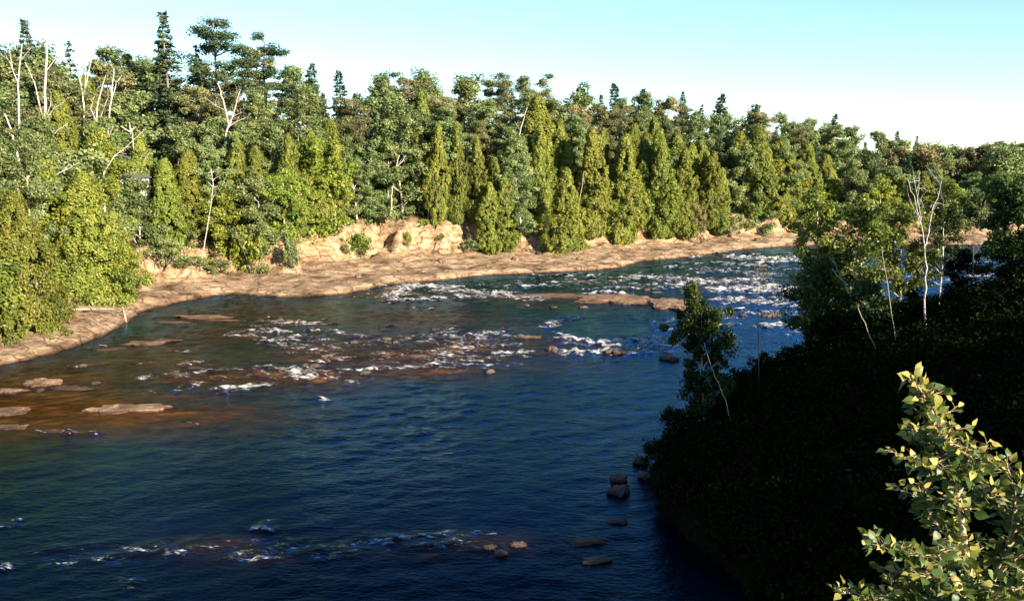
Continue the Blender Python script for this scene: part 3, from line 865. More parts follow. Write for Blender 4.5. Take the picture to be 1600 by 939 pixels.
# skyline trees that stand out
bank('spruce', 66, 24, 28, 96, 'spruce top poking over the crowns above the straight white snag', vi=0)
bank('spruce', 290, 20, 14, 120, 'tallest dark ragged spruce on the skyline', vi=0)
bank('pine_open', 358, 24, 26, 150, 'tall open-crowned pine beside the tallest spruce', vi=0)
bank('pine_open', 432, 26, 58, 110, 'smaller open pine at the right end of the skyline pines', vi=1)
bank('spruce', 493, 30, 92, 80, 'dark conifer top where the skyline steps down', vi=1)
bank('spruce', 965, 30, 124, 84, 'dark spruce, left and taller of the close skyline pair', vi=2)
bank('spruce', 992, 32, 134, 78, 'dark spruce, right and shorter of the close skyline pair', vi=0)
bank('spruce', 1120, 28, 140, 104, 'broad dark spruce on the skyline above the third tall cedar', vi=1)
bank('spruce', 1172, 24, 154, 120, 'dark spruce directly above the black gap in the trees', vi=2)
bank('spruce', 1140, 10, 215, 46, 'deep green spruce whose foot makes the black gap', vi=0)
bank('spruce', 1288, 30, 174, 60, 'narrow spruce tip alone on the skyline where it slopes down', vi=1)
bank('spruce', 1389, 34, 202, 36, 'small spruce tip at the start of the low far woods', vi=2)
bank('spruce', 1421, 36, 211, 28, 'tiniest spruce tip over the rusty far crowns', vi=0)
bank('spruce', 735, 14, 160, 50, 'mid-slope blue-green spruce above the sand face', vi=1)
bank('spruce_ragged', 700, 20, 150, 44, 'dark ragged spruce behind the straight-trunked aspen', vi=1)
bank('spruce_ragged', 385, 14, 150, 70, 'dark spruce boughs under the skyline pines', vi=0)
bank('brown', 1455, 22, 228, 110, 'rusty brown-topped crown in the low far woods, left one', vi=0)
bank('brown', 1500, 26, 224, 90, 'rusty brown-topped crown in the low far woods, right one', vi=1)

# ------------------------------------------------------------------ the rest of the forest, row by row
FRONT = ([-120, 0, 60, 130, 200, 260, 330, 400, 480, 540, 620, 700, 780, 840, 930, 1030, 1100, 1180, 1250, 1350, 1450, 1600, 1750],
         [220, 225, 215, 195, 250, 262, 250, 235, 225, 240, 190, 200, 255, 215, 215, 215, 235, 225, 245, 275, 290, 300, 300])
SKY = ([-120, 0, 30, 66, 100, 150, 190, 240, 265, 330, 380, 440, 490, 540, 610, 660, 720, 780, 830, 870, 920, 1010, 1060, 1100, 1150, 1210, 1250, 1330, 1360, 1400, 1440, 1500, 1600, 1750],
       [60, 62, 70, 64, 58, 66, 70, 76, 84, 72, 72, 90, 110, 113, 107, 112, 116, 118, 116, 130, 145, 150, 148, 162, 170, 176, 182, 197, 204, 218, 221, 224, 224, 226])
LAND = [(0, 'the left photo edge'), (30, 'the forked white snag'), (70, 'the straight white snag'), (125, 'the twin-pronged snag'), (168, 'the leaning bare snag'), (208, 'the white cabin'),
        (290, 'the tallest dark spruce'), (355, 'the bare white fork'), (432, 'the last skyline pine'), (493, 'the conifer where the skyline steps down'), (575, 'the lone bluff bush'),
        (622, 'the forked tan aspen'), (698, 'the straight white aspen trunk'), (775, 'the twin small cedars'), (842, 'the tall narrow cedar'), (925, 'the first tall cedar'),
        (977, 'the close pair of dark spruces'), (1032, 'the third tall cedar'), (1094, 'the grey dead shrub'), (1140, 'the black gap'), (1176, 'the cedar spire'), (1212, 'the second cedar spire'),
        (1288, 'the lone narrow spruce tip'), (1389, 'the small far spruce tip'), (1442, 'the forked white birch'), (1500, 'the rusty far crowns'), (1590, 'the right photo edge')]
LOOK = dict(cedar='yellow-green cedar', spruce='dark spruce', spruce_ragged='ragged dark spruce', pine='olive-brown pine', birch='green birch', aspen='pale-stemmed aspen', yellow='yellow-green broadleaf', brown='rusty-leaved tree', pine_open='open pine')
ROWN = ['near the forest edge', 'in the second rank', 'halfway up the slope', 'high on the slope', 'on the skyline']
MIX = {0: [('cedar', 5), ('birch', 4), ('yellow', 3), ('aspen', 1)],
       1: [('birch', 5), ('cedar', 3), ('aspen', 3), ('spruce_ragged', 1), ('pine', 2)],
       2: [('pine', 4), ('birch', 5), ('spruce', 3), ('spruce_ragged', 2), ('aspen', 2), ('cedar', 1)],
       3: [('pine', 4), ('birch', 5), ('spruce', 3), ('brown', 1), ('spruce_ragged', 2)],
       4: [('birch', 7), ('pine', 2), ('aspen', 2), ('spruce', 2), ('spruce_ragged', 2)]}
used_labels = {}
for row in range(5):
    off = [5, 10, 16, 23, 31][row]
    px = -110 + rnd.random() * 30
    while px < 1730:
        dens = float(np.interp(px, [0, 400, 1000, 1600], [60, 50, 38, 40])) * (.85 + .12 * row if px < 900 else 1)
        keys = [k for k, wt in MIX[row] for _ in range(wt)]
        k = rnd.choice(keys)
        if 880 < px < 1300 and row < 2: k = rnd.choice(['cedar', 'cedar', 'birch'])
        if px > 1240 and k in ('pine', 'spruce_ragged'): k = 'birch'
        fr = float(np.interp(px, *FRONT)); sk = float(np.interp(px, *SKY))
        f = [.12, .34, .58, .82, 1.0][row]
        top = fr * (1 - f) + sk * f + rnd.uniform(-12, 14) * (1 if row < 4 else .45)
        top = max(top, sk + rnd.uniform(-3, 6)) - (rnd.uniform(2, 10) if row == 4 and 'spruce' in k else 0)
        if 1128 < px < 1150 and row < 2: px += 24; continue
        if 185 < px < 232 and row == 0: px += 47; continue
        wpx = dens * rnd.uniform(1.35, 2.0) * (.72 if k in ('cedar', 'spruce', 'spruce_ragged') else 1)
        side = min(LAND, key=lambda t: abs(t[0] - px))
        dx = px - side[0]
        rel = ('left of ' if dx < 0 else 'right of ') if abs(dx) > 14 else ('in line with ')
        lab = f"{LOOK[k]} {ROWN[row]}, {rel}{side[1]}"
        x, y = behind_edge(px, off + rnd.uniform(-1.5, 1.5))
        g = ground_z(x, y); H = height_for(x, y, top) - g
        if H > 3:
            n = used_labels.get(lab, 0); used_labels[lab] = n + 1
            if n == 1: lab = 'another ' + lab
            elif n > 1: lab = 'further ' + lab
            plant(k, x, y, H, max(wpx / 2 / FPX * math.hypot(x, y), .9), lab, 'trees of the sunlit forest ' + ROWN[row])
        px += dens * rnd.uniform(.75, 1.2)


# ------------------------------------------------------------------ bare white snags and pale stems
def polytree(name, label, cat, base_px, off, segs, r0, mat, py=380, group=None, depth=None, branch='branch'):
    """trunk and limbs whose forks follow the photo; each limb also bends in depth"""
    if depth is None: x0, y0 = behind_edge(base_px, off, py)
    else: x0, y0 = depth
    root = bpy.data.objects.new(name, None); C.objects.link(root)
    g = ground_z(x0, y0); root.location = (x0, y0, g)
    tag(root, label, cat, group)
    tb = Tubes(); parts = []
    for si, (pts, ra, rb) in enumerate(segs):
        P = []
        for j, pt in enumerate(pts):
            px, py_ = pt[:2]; dd = pt[2] if len(pt) > 2 else 0
            y = y0 + dd
            u = px - 800; v = CY - py_
            dy = COSP * FPX + SINP * v; dz = -SINP * FPX + COSP * v
            P.append((u / dy * y - x0, dd, CAMZ + dz / dy * y - g))
        if si == 0: P = [(P[0][0], P[0][1], -.4)] + P
        P = np.array(P)
        t = np.linspace(0, 1, len(P)); tt = np.linspace(0, 1, len(P) * 3)
        Q = np.stack([np.interp(tt, t, P[:, i]) for i in range(3)], 1)
        Q += rng.normal(size=Q.shape) * ra * .25
        rad = np.linspace(ra, rb, len(Q)) * (.48 if depth is not None else .95)
        if si == 0:
            T0 = Tubes(); T0.add(Q, rad, 7); link('trunk', T0.mesh('trunk'), mat, root)
        else:
            T1 = Tubes(); T1.add(Q, rad, 5)
            for j in range(2, len(Q) - 1, 2):   # short broken twigs
                if True:
                    d = rng.normal(size=3) * .45 + np.array([0, 0, .35]); T1.add(wiggle(Q[j], Q[j] + d, 4, .1), [rb * .6 + .006, rb * .5 + .005, .006, .003], 4)
                    d2 = rng.normal(size=3) * .3 + np.array([0, 0, .2]); T1.add(wiggle(Q[j] + d * .6, Q[j] + d * .6 + d2, 3, .1), [.007, .005, .003], 4)
            link(branch, T1.mesh('branch'), mat, root)
    return root


DB = M['dead_bark']
M['drift'] = bark_mat('weathered_driftwood', (.34, .27, .20), (.12, .09, .07), 0, 4, .45)
polytree('dead_tree', 'forked bleached snag at the far left, two long bare arms', 'dead tree', 36, 5,
         [([(36, 330), (34, 280), (26, 235), (18, 205), (8, 178)], .17, .05), ([(26, 235, 0), (30, 195, .4), (28, 130, .6), (34, 70, .8)], .12, .04), ([(28, 130, .6), (14, 95, 1), (0, 84, 1.2)], .05, .02), ([(32, 95, .7), (45, 80, .2), (52, 72, 0)], .04, .015), ([(20, 110, .6), (12, 60, .6), (6, 40, .6)], .03, .01)], .2, DB, py=300)
polytree('dead_tree', 'tallest straight white snag with a broken blunt top', 'dead tree', 66, 6,
         [([(66, 330), (67, 285), (70, 180), (72, 110), (74, 62)], .18, .09), ([(70, 190, 0), (84, 170, -.5), (103, 158, -.8)], .05, .02), ([(74, 230, 0), (88, 205, .6), (106, 193, .9)], .05, .02), ([(72, 112, 0), (85, 95, .3), (92, 78, .4)], .04, .015), ([(71, 185, 0), (79, 165, -.3), (80, 150, -.4)], .04, .02), ([(66, 180, 0), (54, 130, .4), (40, 98, .6)], .07, .03), ([(69, 250, 0), (60, 240, -.3)], .06, .04)], .2, DB, py=300)
polytree('dead_tree', 'bare fallen limb slanting out right of the straight snag', 'dead tree', 64, 4.5,
         [([(66, 290), (78, 279, -.2), (98, 268, -.4), (124, 254, -.6)], .07, .03), ([(98, 268, -.4), (110, 256, -.2)], .03, .012)], .1, DB, py=300)
polytree('dead_tree', 'twin-pronged dead top rising from dark crowns left of the leaning snags', 'dead tree', 131, 15,
         [([(131, 230), (131, 165), (127, 135), (120, 105), (112, 80)], .14, .04), ([(130, 150, 0), (136, 125, .3), (146, 82, .6)], .08, .03), ([(125, 130, 0), (128, 110, -.3), (118, 86, -.3)], .05, .02), ([(133, 140, 0), (134, 105, 0), (137, 80, 0)], .05, .02)], .2, DB, py=300)
polytree('dead_tree', 'leaning white snag of several whip-thin arms, left one of two', 'dead tree', 150, 11,
         [([(151, 240), (150, 195), (152, 165), (160, 135), (166, 118)], .10, .03), ([(150, 190, 0), (142, 170, .3), (148, 150, .4)], .05, .02), ([(152, 165, 0), (146, 180, .2), (140, 182, .2)], .03, .02)], .2, DB, py=300)
polytree('dead_tree', 'leaning white snag with a crooked tip, right one of two', 'dead tree', 167, 10,
         [([(168, 260), (169, 225), (170, 180), (176, 140), (178, 108)], .12, .04), ([(171, 170, 0), (182, 130, .4), (191, 117, .5)], .06, .02), ([(170, 200, 0), (155, 190, .4), (168, 155, .5), (174, 140, .5)], .05, .02), ([(170, 215, 0), (178, 195, -.3)], .04, .02)], .2, DB, py=300)
polytree('dead_tree', 'thin bleached branch slanting up right of the leaning snags', 'dead tree', 163, 5,
         [([(160, 275), (178, 245, -.2), (195, 232, -.3), (208, 220, -.4), (226, 203, -.6)], .08, .025), ([(178, 245, -.2), (198, 240, -.6)], .035, .015)], .1, DB, py=300)
polytree('dead_tree', 'pale dead stem standing in front of the white cabin', 'dead tree', 209, 9,
         [([(209, 300), (210, 260), (208, 215), (202, 193)], .09, .03), ([(210, 245, 0), (222, 255, 0), (234, 238, .3)], .04, .02)], .1, DB, py=300)
polytree('dead_tree', 'bare white fork of spreading limbs on the mid slope', 'dead tree', 354, 9,
         [([(346, 260), (352, 215), (357, 195), (352, 170), (345, 145), (340, 130)], .15, .04), ([(357, 200, 0), (365, 178, .3), (372, 150, .5), (376, 140, .5)], .08, .025), ([(358, 198, 0), (370, 190, -.3), (388, 183, -.5)], .06, .02), ([(365, 182, 0), (378, 176, -.2)], .04, .02), ([(350, 172, 0), (336, 165, .2), (320, 152, .3)], .04, .015), ([(357, 208, 0), (372, 208, 0), (384, 214, .2)], .04, .015)], .2, DB, py=330)
polytree('birch_tree', 'leaning thin white birch stem among the shore bushes', 'birch tree', 313, 1.2,
         [([(313, 425), (318, 390), (325, 350), (331, 310), (333, 285)], .09, .035), ([(331, 312, 0), (338, 300, .2)], .03, .01)], .1, M['birch_bark'], py=420)
polytree('birch_tree', 'short bent white stem against the dark bush by the undercut', 'birch tree', 373, 1.6,
         [([(373, 392), (376, 378), (381, 360), (392, 352), (405, 342)], .07, .025), ([(375, 385, 0), (388, 384, 0)], .04, .02)], .1, M['birch_bark'], py=400)
polytree('birch_tree', 'straight white bare stem on the bluff by the lone birch', 'birch tree', 575, 4.0,
         [([(575, 335), (575, 310), (576, 282)], .09, .06)], .1, M['birch_bark'])
polytree('aspen_tree', 'tan trunk with a fork standing forward on the bluff', 'aspen tree', 611, 4.2,
         [([(610, 355), (612, 320), (612, 300), (617, 270), (624, 242)], .13, .07), ([(620, 262, 0), (630, 250, .2), (634, 243, .3)], .06, .03), ([(612, 325, 0), (625, 322, 0)], .04, .02)], .1, M['tan_bark'])
polytree('birch_tree', 'straight white trunk over the highest sand face', 'birch tree', 698, 4.0,
         [([(698, 345), (697, 310), (697, 284)], .11, .07), ([(698, 325, 0), (708, 318, 0)], .03, .015)], .1, M['birch_bark'])
polytree('birch_tree', 'thin grey stem left of the straight white trunk', 'birch tree', 669, 4.0,
         [([(669, 340), (670, 315), (669, 296)], .06, .04)], .1, M['tan_bark'])
polytree('birch_tree', 'slanting white birch trunk left of the tall narrow cedar', 'birch tree', 808, 7,
         [([(806, 260), (809, 232), (812, 205), (820, 180), (824, 167)], .13, .05), ([(812, 205, 0), (810, 200, .2), (804, 190, .3)], .04, .02)], .1, M['birch_bark'])
polytree('birch_tree', 'pale forked stem above the first tall cedar', 'birch tree', 898, 9,
         [([(899, 250), (901, 220), (905, 198), (902, 192)], .10, .04), ([(902, 215, 0), (915, 205, 0), (921, 195, 0)], .04, .02)], .1, M['birch_bark'])
polytree('birch_tree', 'low pale stem at the left edge of the first tall cedar', 'birch tree', 903, .5,
         [([(903, 345), (904, 320), (910, 290), (912, 270)], .07, .03)], .1, M['birch_bark'])
polytree('birch_tree', 'thin white stem behind the bluff aspens', 'birch tree', 724, 8,
         [([(724, 290), (724, 260), (725, 225)], .08, .05)], .1, M['birch_bark'])
polytree('birch_tree', 'thin white stem on the left mid slope above the shore bushes', 'birch tree', 284, 5,
         [([(284, 345), (284, 325), (285, 308)], .08, .06)], .1, M['birch_bark'])
polytree('birch_tree', 'faint white stem left of the large rounded yellow tree', 'birch tree', 462, 8,
         [([(456, 280), (462, 255), (466, 225), (466, 212)], .06, .03)], .1, M['birch_bark'])

# ------------------------------------------------------------------ cabin and blue shed glimpsed between crowns
def box(bm_list, x0, x1, y0, y1, z0, z1):
    bm_list.append((x0, x1, y0, y1, z0, z1))


def boxes_mesh(name, L):
    co = []; q = []
    for (x0, x1, y0, y1, z0, z1) in L:
        n = len(co)
        co += [(x0, y0, z0), (x1, y0, z0), (x1, y1, z0), (x0, y1, z0), (x0, y0, z1), (x1, y0, z1), (x1, y1, z1), (x0, y1, z1)]
        q += [(n, n + 3, n + 2, n + 1), (n + 4, n + 5, n + 6, n + 7), (n, n + 1, n + 5, n + 4), (n + 1, n + 2, n + 6, n + 5), (n + 2, n + 3, n + 7, n + 6), (n + 3, n, n + 4, n + 7)]
    return fast_mesh(name, np.array(co, float), np.array(q))


def paint(name, c, rough=.7):
    m, nt, out = newmat(name)
    g = nt.nodes.new('ShaderNodeTexCoord')
    f = noise(nt, g.outputs['Object'], 3, 6, .65)
    col = ramp(nt, f, [(.3, tuple(v * .72 for v in c)), (.6, c)])
    p = N(nt, 'ShaderNodeBsdfPrincipled', Roughness=rough); nt.links.new(col, p.inputs['Base Color']); nt.links.new(p.outputs[0], out.inputs['Surface'])
    return m


def cabin(px, off, top, label, cat, name, wallc, roofc, wd, dp, hh, rot):
    x, y = behind_edge(px, off)
    zt = height_for(x, y, top)
    g = ground_z(x, y); z0 = zt - hh - .8
    r = bpy.data.objects.new(name, None); C.objects.link(r); r.location = (x, y, z0); r.rotation_euler = (0, 0, rot)
    tag(r, label, cat)
    W_ = paint(name + '_wall_paint', wallc); Rf = paint(name + '_roof', roofc)
    link('wall', boxes_mesh('wall', [(-wd / 2, wd / 2, -dp / 2, dp / 2, min(g - z0, 0) - 1.2, hh)]), W_, r)
    co = np.array([(-wd / 2 - .3, -dp / 2 - .3, hh - .05), (wd / 2 + .3, -dp / 2 - .3, hh - .05), (wd / 2 + .3, dp / 2 + .3, hh - .05), (-wd / 2 - .3, dp / 2 + .3, hh - .05), (-wd / 2 - .3, 0, hh + .9), (wd / 2 + .3, 0, hh + .9)])
    me = bpy.data.meshes.new('roof'); me.from_pydata(co.tolist(), [], [(0, 1, 5, 4), (2, 3, 4, 5), (0, 4, 3), (1, 2, 5), (0, 3, 2, 1)]); link('roof', me, Rf, r)
    gl = paint(name + '_window_glass', (.02, .025, .03), .1)
    for wx in (-wd * .28, wd * .12, wd * .33):
        f = link('window', boxes_mesh('window', [(wx - .42, wx + .42, -dp / 2 - .03, -dp / 2 + .01, hh * .42, hh * .85)]), gl, r)
        link('frame', boxes_mesh('frame', [(wx - .5, wx - .42, -dp / 2 - .05, -dp / 2 + .01, hh * .40, hh * .87), (wx + .42, wx + .5, -dp / 2 - .05, -dp / 2 + .01, hh * .40, hh * .87),
                                           (wx - .42, wx + .42, -dp / 2 - .05, -dp / 2 + .01, hh * .85, hh * .87), (wx - .42, wx + .42, -dp / 2 - .05, -dp / 2 + .01, hh * .40, hh * .42)]), W_, f)
    return r


cabin(207, 10.5, 266, 'small white cabin glimpsed between crowns behind the broad cedar', 'cabin', 'cabin', (.60, .58, .55), (.10, .095, .09), 4.4, 3.5, 2.3, .35)
cabin(1138, 6, 308, 'little blue shed glimpsed under the black gap in the trees', 'shed', 'shed', (.10, .20, .33), (.12, .2, .3), 2.6, 2.2, 2.0, .2)


# ------------------------------------------------------------------ undergrowth
def undergrowth(name, n, xr, yr, cond, mat, leaf, per, rr, hh, label, fan=None):
    X = rng.uniform(*xr, n * 6); Y = rng.uniform(*yr, n * 6)
    if fan: X = Y * rng.uniform(*fan, n * 6)
    z, rock, e, left = terrain(X, Y)
    ok = cond(X, Y, e, left, z)
    X, Y, z = X[ok][:n], Y[ok][:n], z[ok][:n]
    m = len(X); hs = hh * (.4 + .9 * rng.rand(m))
    cen = np.stack([X, Y, z + hs * .55], 1)
    P = clumped(cen, rr * (.6 + .7 * rng.rand(m)), per, .8, .3)
    tn = np.repeat(rng.rand(m), per) * .6 + .2 + rng.normal(size=len(P)) * .1
    co, q, t = cards(P, leaf, leaf * .6, np.clip(tn, 0, 1))
    o = link(name, fast_mesh(name, co, q, t), mat)
    return tag(o, label, 'undergrowth', kind='stuff')


undergrowth('undergrowth', 1500, (-70, 110), (50, 215), lambda X, Y, e, l, z: l & (e > np.where((X / Y > -.27) & (X / Y < -.03), 4.4, 2.4)) & (e < 15) & (z > 1) & (np.abs(X / Y) < .68), M['birch'], .22, 30, .8, 1.4, 'low green undergrowth between the trees of the sunlit bank')
nbd = lambda X, Y: nearest(X, Y, NBa)[0]
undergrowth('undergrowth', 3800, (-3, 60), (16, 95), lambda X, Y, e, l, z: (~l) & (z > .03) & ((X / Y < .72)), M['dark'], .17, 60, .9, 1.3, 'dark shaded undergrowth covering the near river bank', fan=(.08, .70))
# tufts of grass and weeds on the ledges
undergrowth('weeds', 300, (-40, 90), (60, 170), lambda X, Y, e, l, z: l & (e > -7) & (e < .6) & (z > .6) & (fbm(X * .3, Y * .3, 2, 77) > .55), M['yellow'], .12, 14, .28, .18, 'thin weeds and grass tufts on the sunlit rock shelf')


# ------------------------------------------------------------------ rocks
def rock_mesh(name, sx, sy, sz, seed, sub=5, layered=False):
    import bmesh
    bm = bmesh.new(); bmesh.ops.create_icosphere(bm, subdivisions=sub, radius=1)
    co = np.array([v.co[:] for v in bm.verts])
    r = np.random.RandomState(seed); o = r.rand(3) * 50
    an = np.arctan2(co[:, 1], co[:, 0])
    rad = 1 + (fbm(np.cos(an) * 1.8 + o[0], np.sin(an) * 1.8 + o[1], 4) - .5) * 1.0
    rad2 = 1 + (fbm(co[:, 0] * 2.2 + o[2], co[:, 2] * 2.2 + co[:, 1] * 1.7 + o[1], 4) - .5) * .55
    x = co[:, 0] * rad * rad2 * sx; y = co[:, 1] * rad * rad2 * sy
    z = np.sign(co[:, 2]) * np.abs(co[:, 2]) ** (.5 if layered else .8)
    zz = z * rad2
    bump = (fbm(x * .9 + o[0], y * .9, 4, 4) - .5)
    if layered: zz = np.where(zz > 0, np.floor((zz + bump * .9) * 3.2) / 3.2 * .6 + (zz + bump * .9) * .4, zz)
    zz = zz * sz + bump * .12 * min(1, sz * 2)
    for v, a, b, c in zip(bm.verts, x, y, zz): v.co = (a, b, c)
    me = bpy.data.meshes.new(name); bm.to_mesh(me); bm.free()
    if not layered: me.polygons.foreach_set('use_smooth', np.ones(len(me.polygons), bool))
    return me


def rock(px, py, wpx, dy, h, label, mat='boulder', rot=0, seed=1, layered=False, name='river_rock', group=None, z=0):
    p = at(px, py); d = p.y
    if layered and mat == 'ledge': h *= .7
    o = link(name, rock_mesh(name, wpx / 2 / FPX * d, dy / 2, h, seed, 5, layered), M[mat], None, (p.x, p.y, z))
    o.rotation_euler = (0, 0, rot)
    return tag(o, label, 'rock ledge' if layered else 'rock', group)


rock(200, 640, 125, 1.6, .36, 'largest sunlit tan ledge rising from the red-brown shallows', 'ledge', .10, 3, True, 'rock_ledge')
rock(66, 600, 62, 1.5, .32, 'pale tan ledge between the left shore and the red-brown shallows', 'ledge', .1, 4, True, 'rock_ledge')
rock(8, 612, 60, 1.3, .2, 'low dull ledge at the photo edge left of the pale tan ledge', 'ledge', 0, 5, True, 'rock_ledge')
rock(10, 644, 70, 1.6, .24, 'flat pinkish ledge at the photo edge, middle of three', 'ledge', .05, 6, True, 'rock_ledge')
rock(15, 668, 50, .8, .22, 'small flat ledge at the photo edge, lowest of three', 'ledge', 0, 7, True, 'rock_ledge')
rock(232, 536, 80, 2.0, .16, 'grey flat ledge in the dark pool below the broad cedar', 'ledge', .35, 8, True, 'rock_ledge')
rock(175, 546, 40, 1.0, .05, 'barely dry stone patch trailing left of the grey flat ledge', 'ledge', .3, 9, True, 'rock_ledge')
rock(315, 496, 90, 1.8, .2, 'rugged tan ledge in the olive pool off the left bank', 'ledge', -.12, 10, True, 'rock_ledge')
rock(345, 501, 60, .9, .1, 'thin flat ledge trailing right of the rugged tan one', 'ledge', 0, 11, True, 'rock_ledge')
rock(272, 504, 50, .9, .12, 'thin flat ledge trailing left of the rugged tan one', 'ledge', 0, 12, True, 'rock_ledge')
rock(110, 606, 60, 1.1, .04, 'awash ledge right of the pale tan ledge', 'rusty', 0, 13, True, 'rock_ledge')
rock(855, 463, 150, 3.2, .10, 'long thin left arm of the rusty gravel bar in mid-river', 'rusty', .0, 14, True, 'gravel_bar')
rock(960, 469, 130, 5.5, .24, 'humped middle of the rusty gravel bar in mid-river', 'rusty', .0, 15, True, 'gravel_bar')
rock(1050, 476, 75, 7.0, .30, 'broad right end of the rusty gravel bar', 'rusty', -.2, 16, True, 'gravel_bar')
rock(1046, 562, 28, .9, .3, 'smooth dark boulder with a sunlit back below the white rapids', 'brownrock', 0, 17)
rock(766, 582, 15, .5, .22, 'small brown rock alone at the edge of the blue pool', 'brownrock', .3, 18)
rock(862, 547, 18, .7, .3, 'dark rock where the two white chutes meet', 'boulder', .2, 19)
rock(965, 750, 26, .7, .28, 'black boulder off the shaded shore, farther of two', 'boulder', 0, 20)
rock(969, 770, 34, .8, .32, 'black boulder off the shaded shore, nearer of two', 'boulder', .4, 21)
rock(998, 722, 22, .8, .3, 'black boulder against the shaded shore point', 'boulder', .4, 22)
rock(1006, 745, 20, .7, .25, 'black boulder tucked under the shaded shore point', 'boulder', .1, 23)
rock(764, 856, 24, .35, .1, 'small brown stone, left of two in the near riffle', 'brownrock', .2, 24)
rock(782, 865, 26, .4, .13, 'larger brown stone, right of two in the near riffle', 'brownrock', -.2, 25)
rock(808, 852, 26, .4, .14, 'dark stone behind the two brown stones of the near riffle', 'boulder', .2, 26)
rock(915, 848, 70, .7, .12, 'wide black slab just under the near shaded water', 'boulder', .1, 27)
rock(930, 876, 50, .5, .12, 'black stone below the wide black slab', 'boulder', .1, 28)
rock(965, 815, 34, .6, .1, 'low black stone between the boulders and the slab', 'boulder', .1, 29)
rock(1205, 494, 30, 1.4, .35, 'dark rock in the rapids right of the small leaning tree', 'boulder', 0, 30)
rock(1262, 500, 40, 2.0, .4, 'dark rock hugging the shaded shore upstream', 'boulder', 0, 31)
rock(960, 551, 44, 1.2, .3, 'dark wet rock under the brightest white chute', 'boulder', .1, 32)
rock(612, 452, 26, 1.2, .22, 'wet brown rock at the head of the upper riffle', 'brownrock', .1, 33)
rock(825, 527, 46, .8, .1, 'rusty rock barely awash left of the white chutes', 'rusty', .05, 34)
rock(520, 560, 22, .7, .12, 'rusty stone in the riffle above the blue pool', 'rusty', .05, 35)
rock(655, 556, 46, 1.0, .07, 'flat rusty stone awash in the middle riffle', 'rusty', .05, 36)
rock(905, 440, 30, 1.2, .14, 'brown stone in the riffle above the gravel bar', 'brownrock', .05, 37)
rock(305, 575, 30, .7, .06, 'brown stone awash between the ledges and the white riffle', 'brownrock', .05, 38)
# small stones awash among the white water
srs = random.Random(5)
for i in range(46):
    cx, cy, ww, hh_ = srs.choice([(700, 545, 110, 26), (600, 560, 120, 24), (480, 570, 60, 20), (960, 545, 90, 10), (900, 446, 120, 12), (1150, 440, 60, 24), (950, 478, 130, 5), (1060, 470, 50, 14), (160, 600, 120, 30), (1190, 500, 60, 22)])
    px, py = cx + srs.uniform(-1, 1) * ww, cy + srs.uniform(-1, 1) * hh_
    rock(px, py, srs.uniform(6, 17) * (1.3 if py > 800 else 1), srs.uniform(.3, .9), srs.uniform(.08, .22), 'small wet stone awash in the broken white water', srs.choice(['brownrock', 'brownrock', 'boulder']), srs.uniform(-.4, .4), 100 + i, False, 'river_stone', 'small stones awash in the rapids')
# loose boulders strewn along the rock shelf
SHELF = [(455, 420), (520, 408), (575, 412), (630, 400), (690, 412), (745, 398), (805, 405), (850, 396), (905, 402), (560, 436), (660, 424), (1010, 392), (1150, 378), (1185, 376), (40, 548), (110, 528)]
for i, (px, py) in enumerate(SHELF):
    x, y = at(px, py, 1.0)[:2]
    g = ground_z(x, y)
    p = at(px, py, g)
    o = link('boulder', rock_mesh('boulder', rnd.uniform(.3, .8), rnd.uniform(.3, .6), rnd.uniform(.2, .45), 60 + i, 4), M['ledge'], None, (p.x, p.y, ground_z(p.x, p.y)))
    nearl = min(LAND, key=lambda t: abs(t[0] - px))
    tag(o, ['low', 'rounded', 'squat', 'angular', 'flat-topped', 'pale'][i % 6] + f' loose tan boulder on the rock shelf, below {nearl[1]}', 'boulder', 'boulders on the sunlit rock shelf')

# driftwood
x, y = at(194, 492, .6)[:2]
dw = bpy.data.objects.new('driftwood', None); C.objects.link(dw); dw.location = (x, y, ground_z(x, y)); tag(dw, 'pale driftwood stump with stubby roots at the shore under the broad cedar', 'driftwood')
T0 = Tubes(); T0.add(wiggle((.3, -.4, -.5), (-.1, 0, .9), 6, .06), [.10, .10, .09, .08, .06, .03], 7); link('trunk', T0.mesh('trunk'), M['drift'], dw)
for e in ((.5, .1, .9), (-.5, .2, .7), (.3, -.3, .4), (-.9, -.2, .25)):
    T1 = Tubes(); T1.add(wiggle((0, 0, .35), e, 4, .1), [.05, .04, .03, .01], 5); link('branch', T1.mesh('branch'), M['drift'], dw)
x, y = at(130, 492, 1.0)[:2]
lg = link('fallen_log', None); lg.location = (x, y, ground_z(x, y) + .1); tag(lg, 'grey fallen log lying along the foot of the broad cedar', 'log')
T0 = Tubes(); T0.add(wiggle((-2.6, -.3, .25), (2.4, .6, .15), 8, .02), np.linspace(.14, .07, 8), 7); link('trunk', T0.mesh('trunk'), M['drift'], lg)
for e in ((-2.2, .3, .9), (-1.2, -.5, .6), (.4, .3, .7)):
    T1 = Tubes(); T1.add(wiggle((e[0] + .5, 0, .2), e, 4, .1), [.05, .04, .03, .01], 5); link('branch', T1.mesh('branch'), M['drift'], lg)

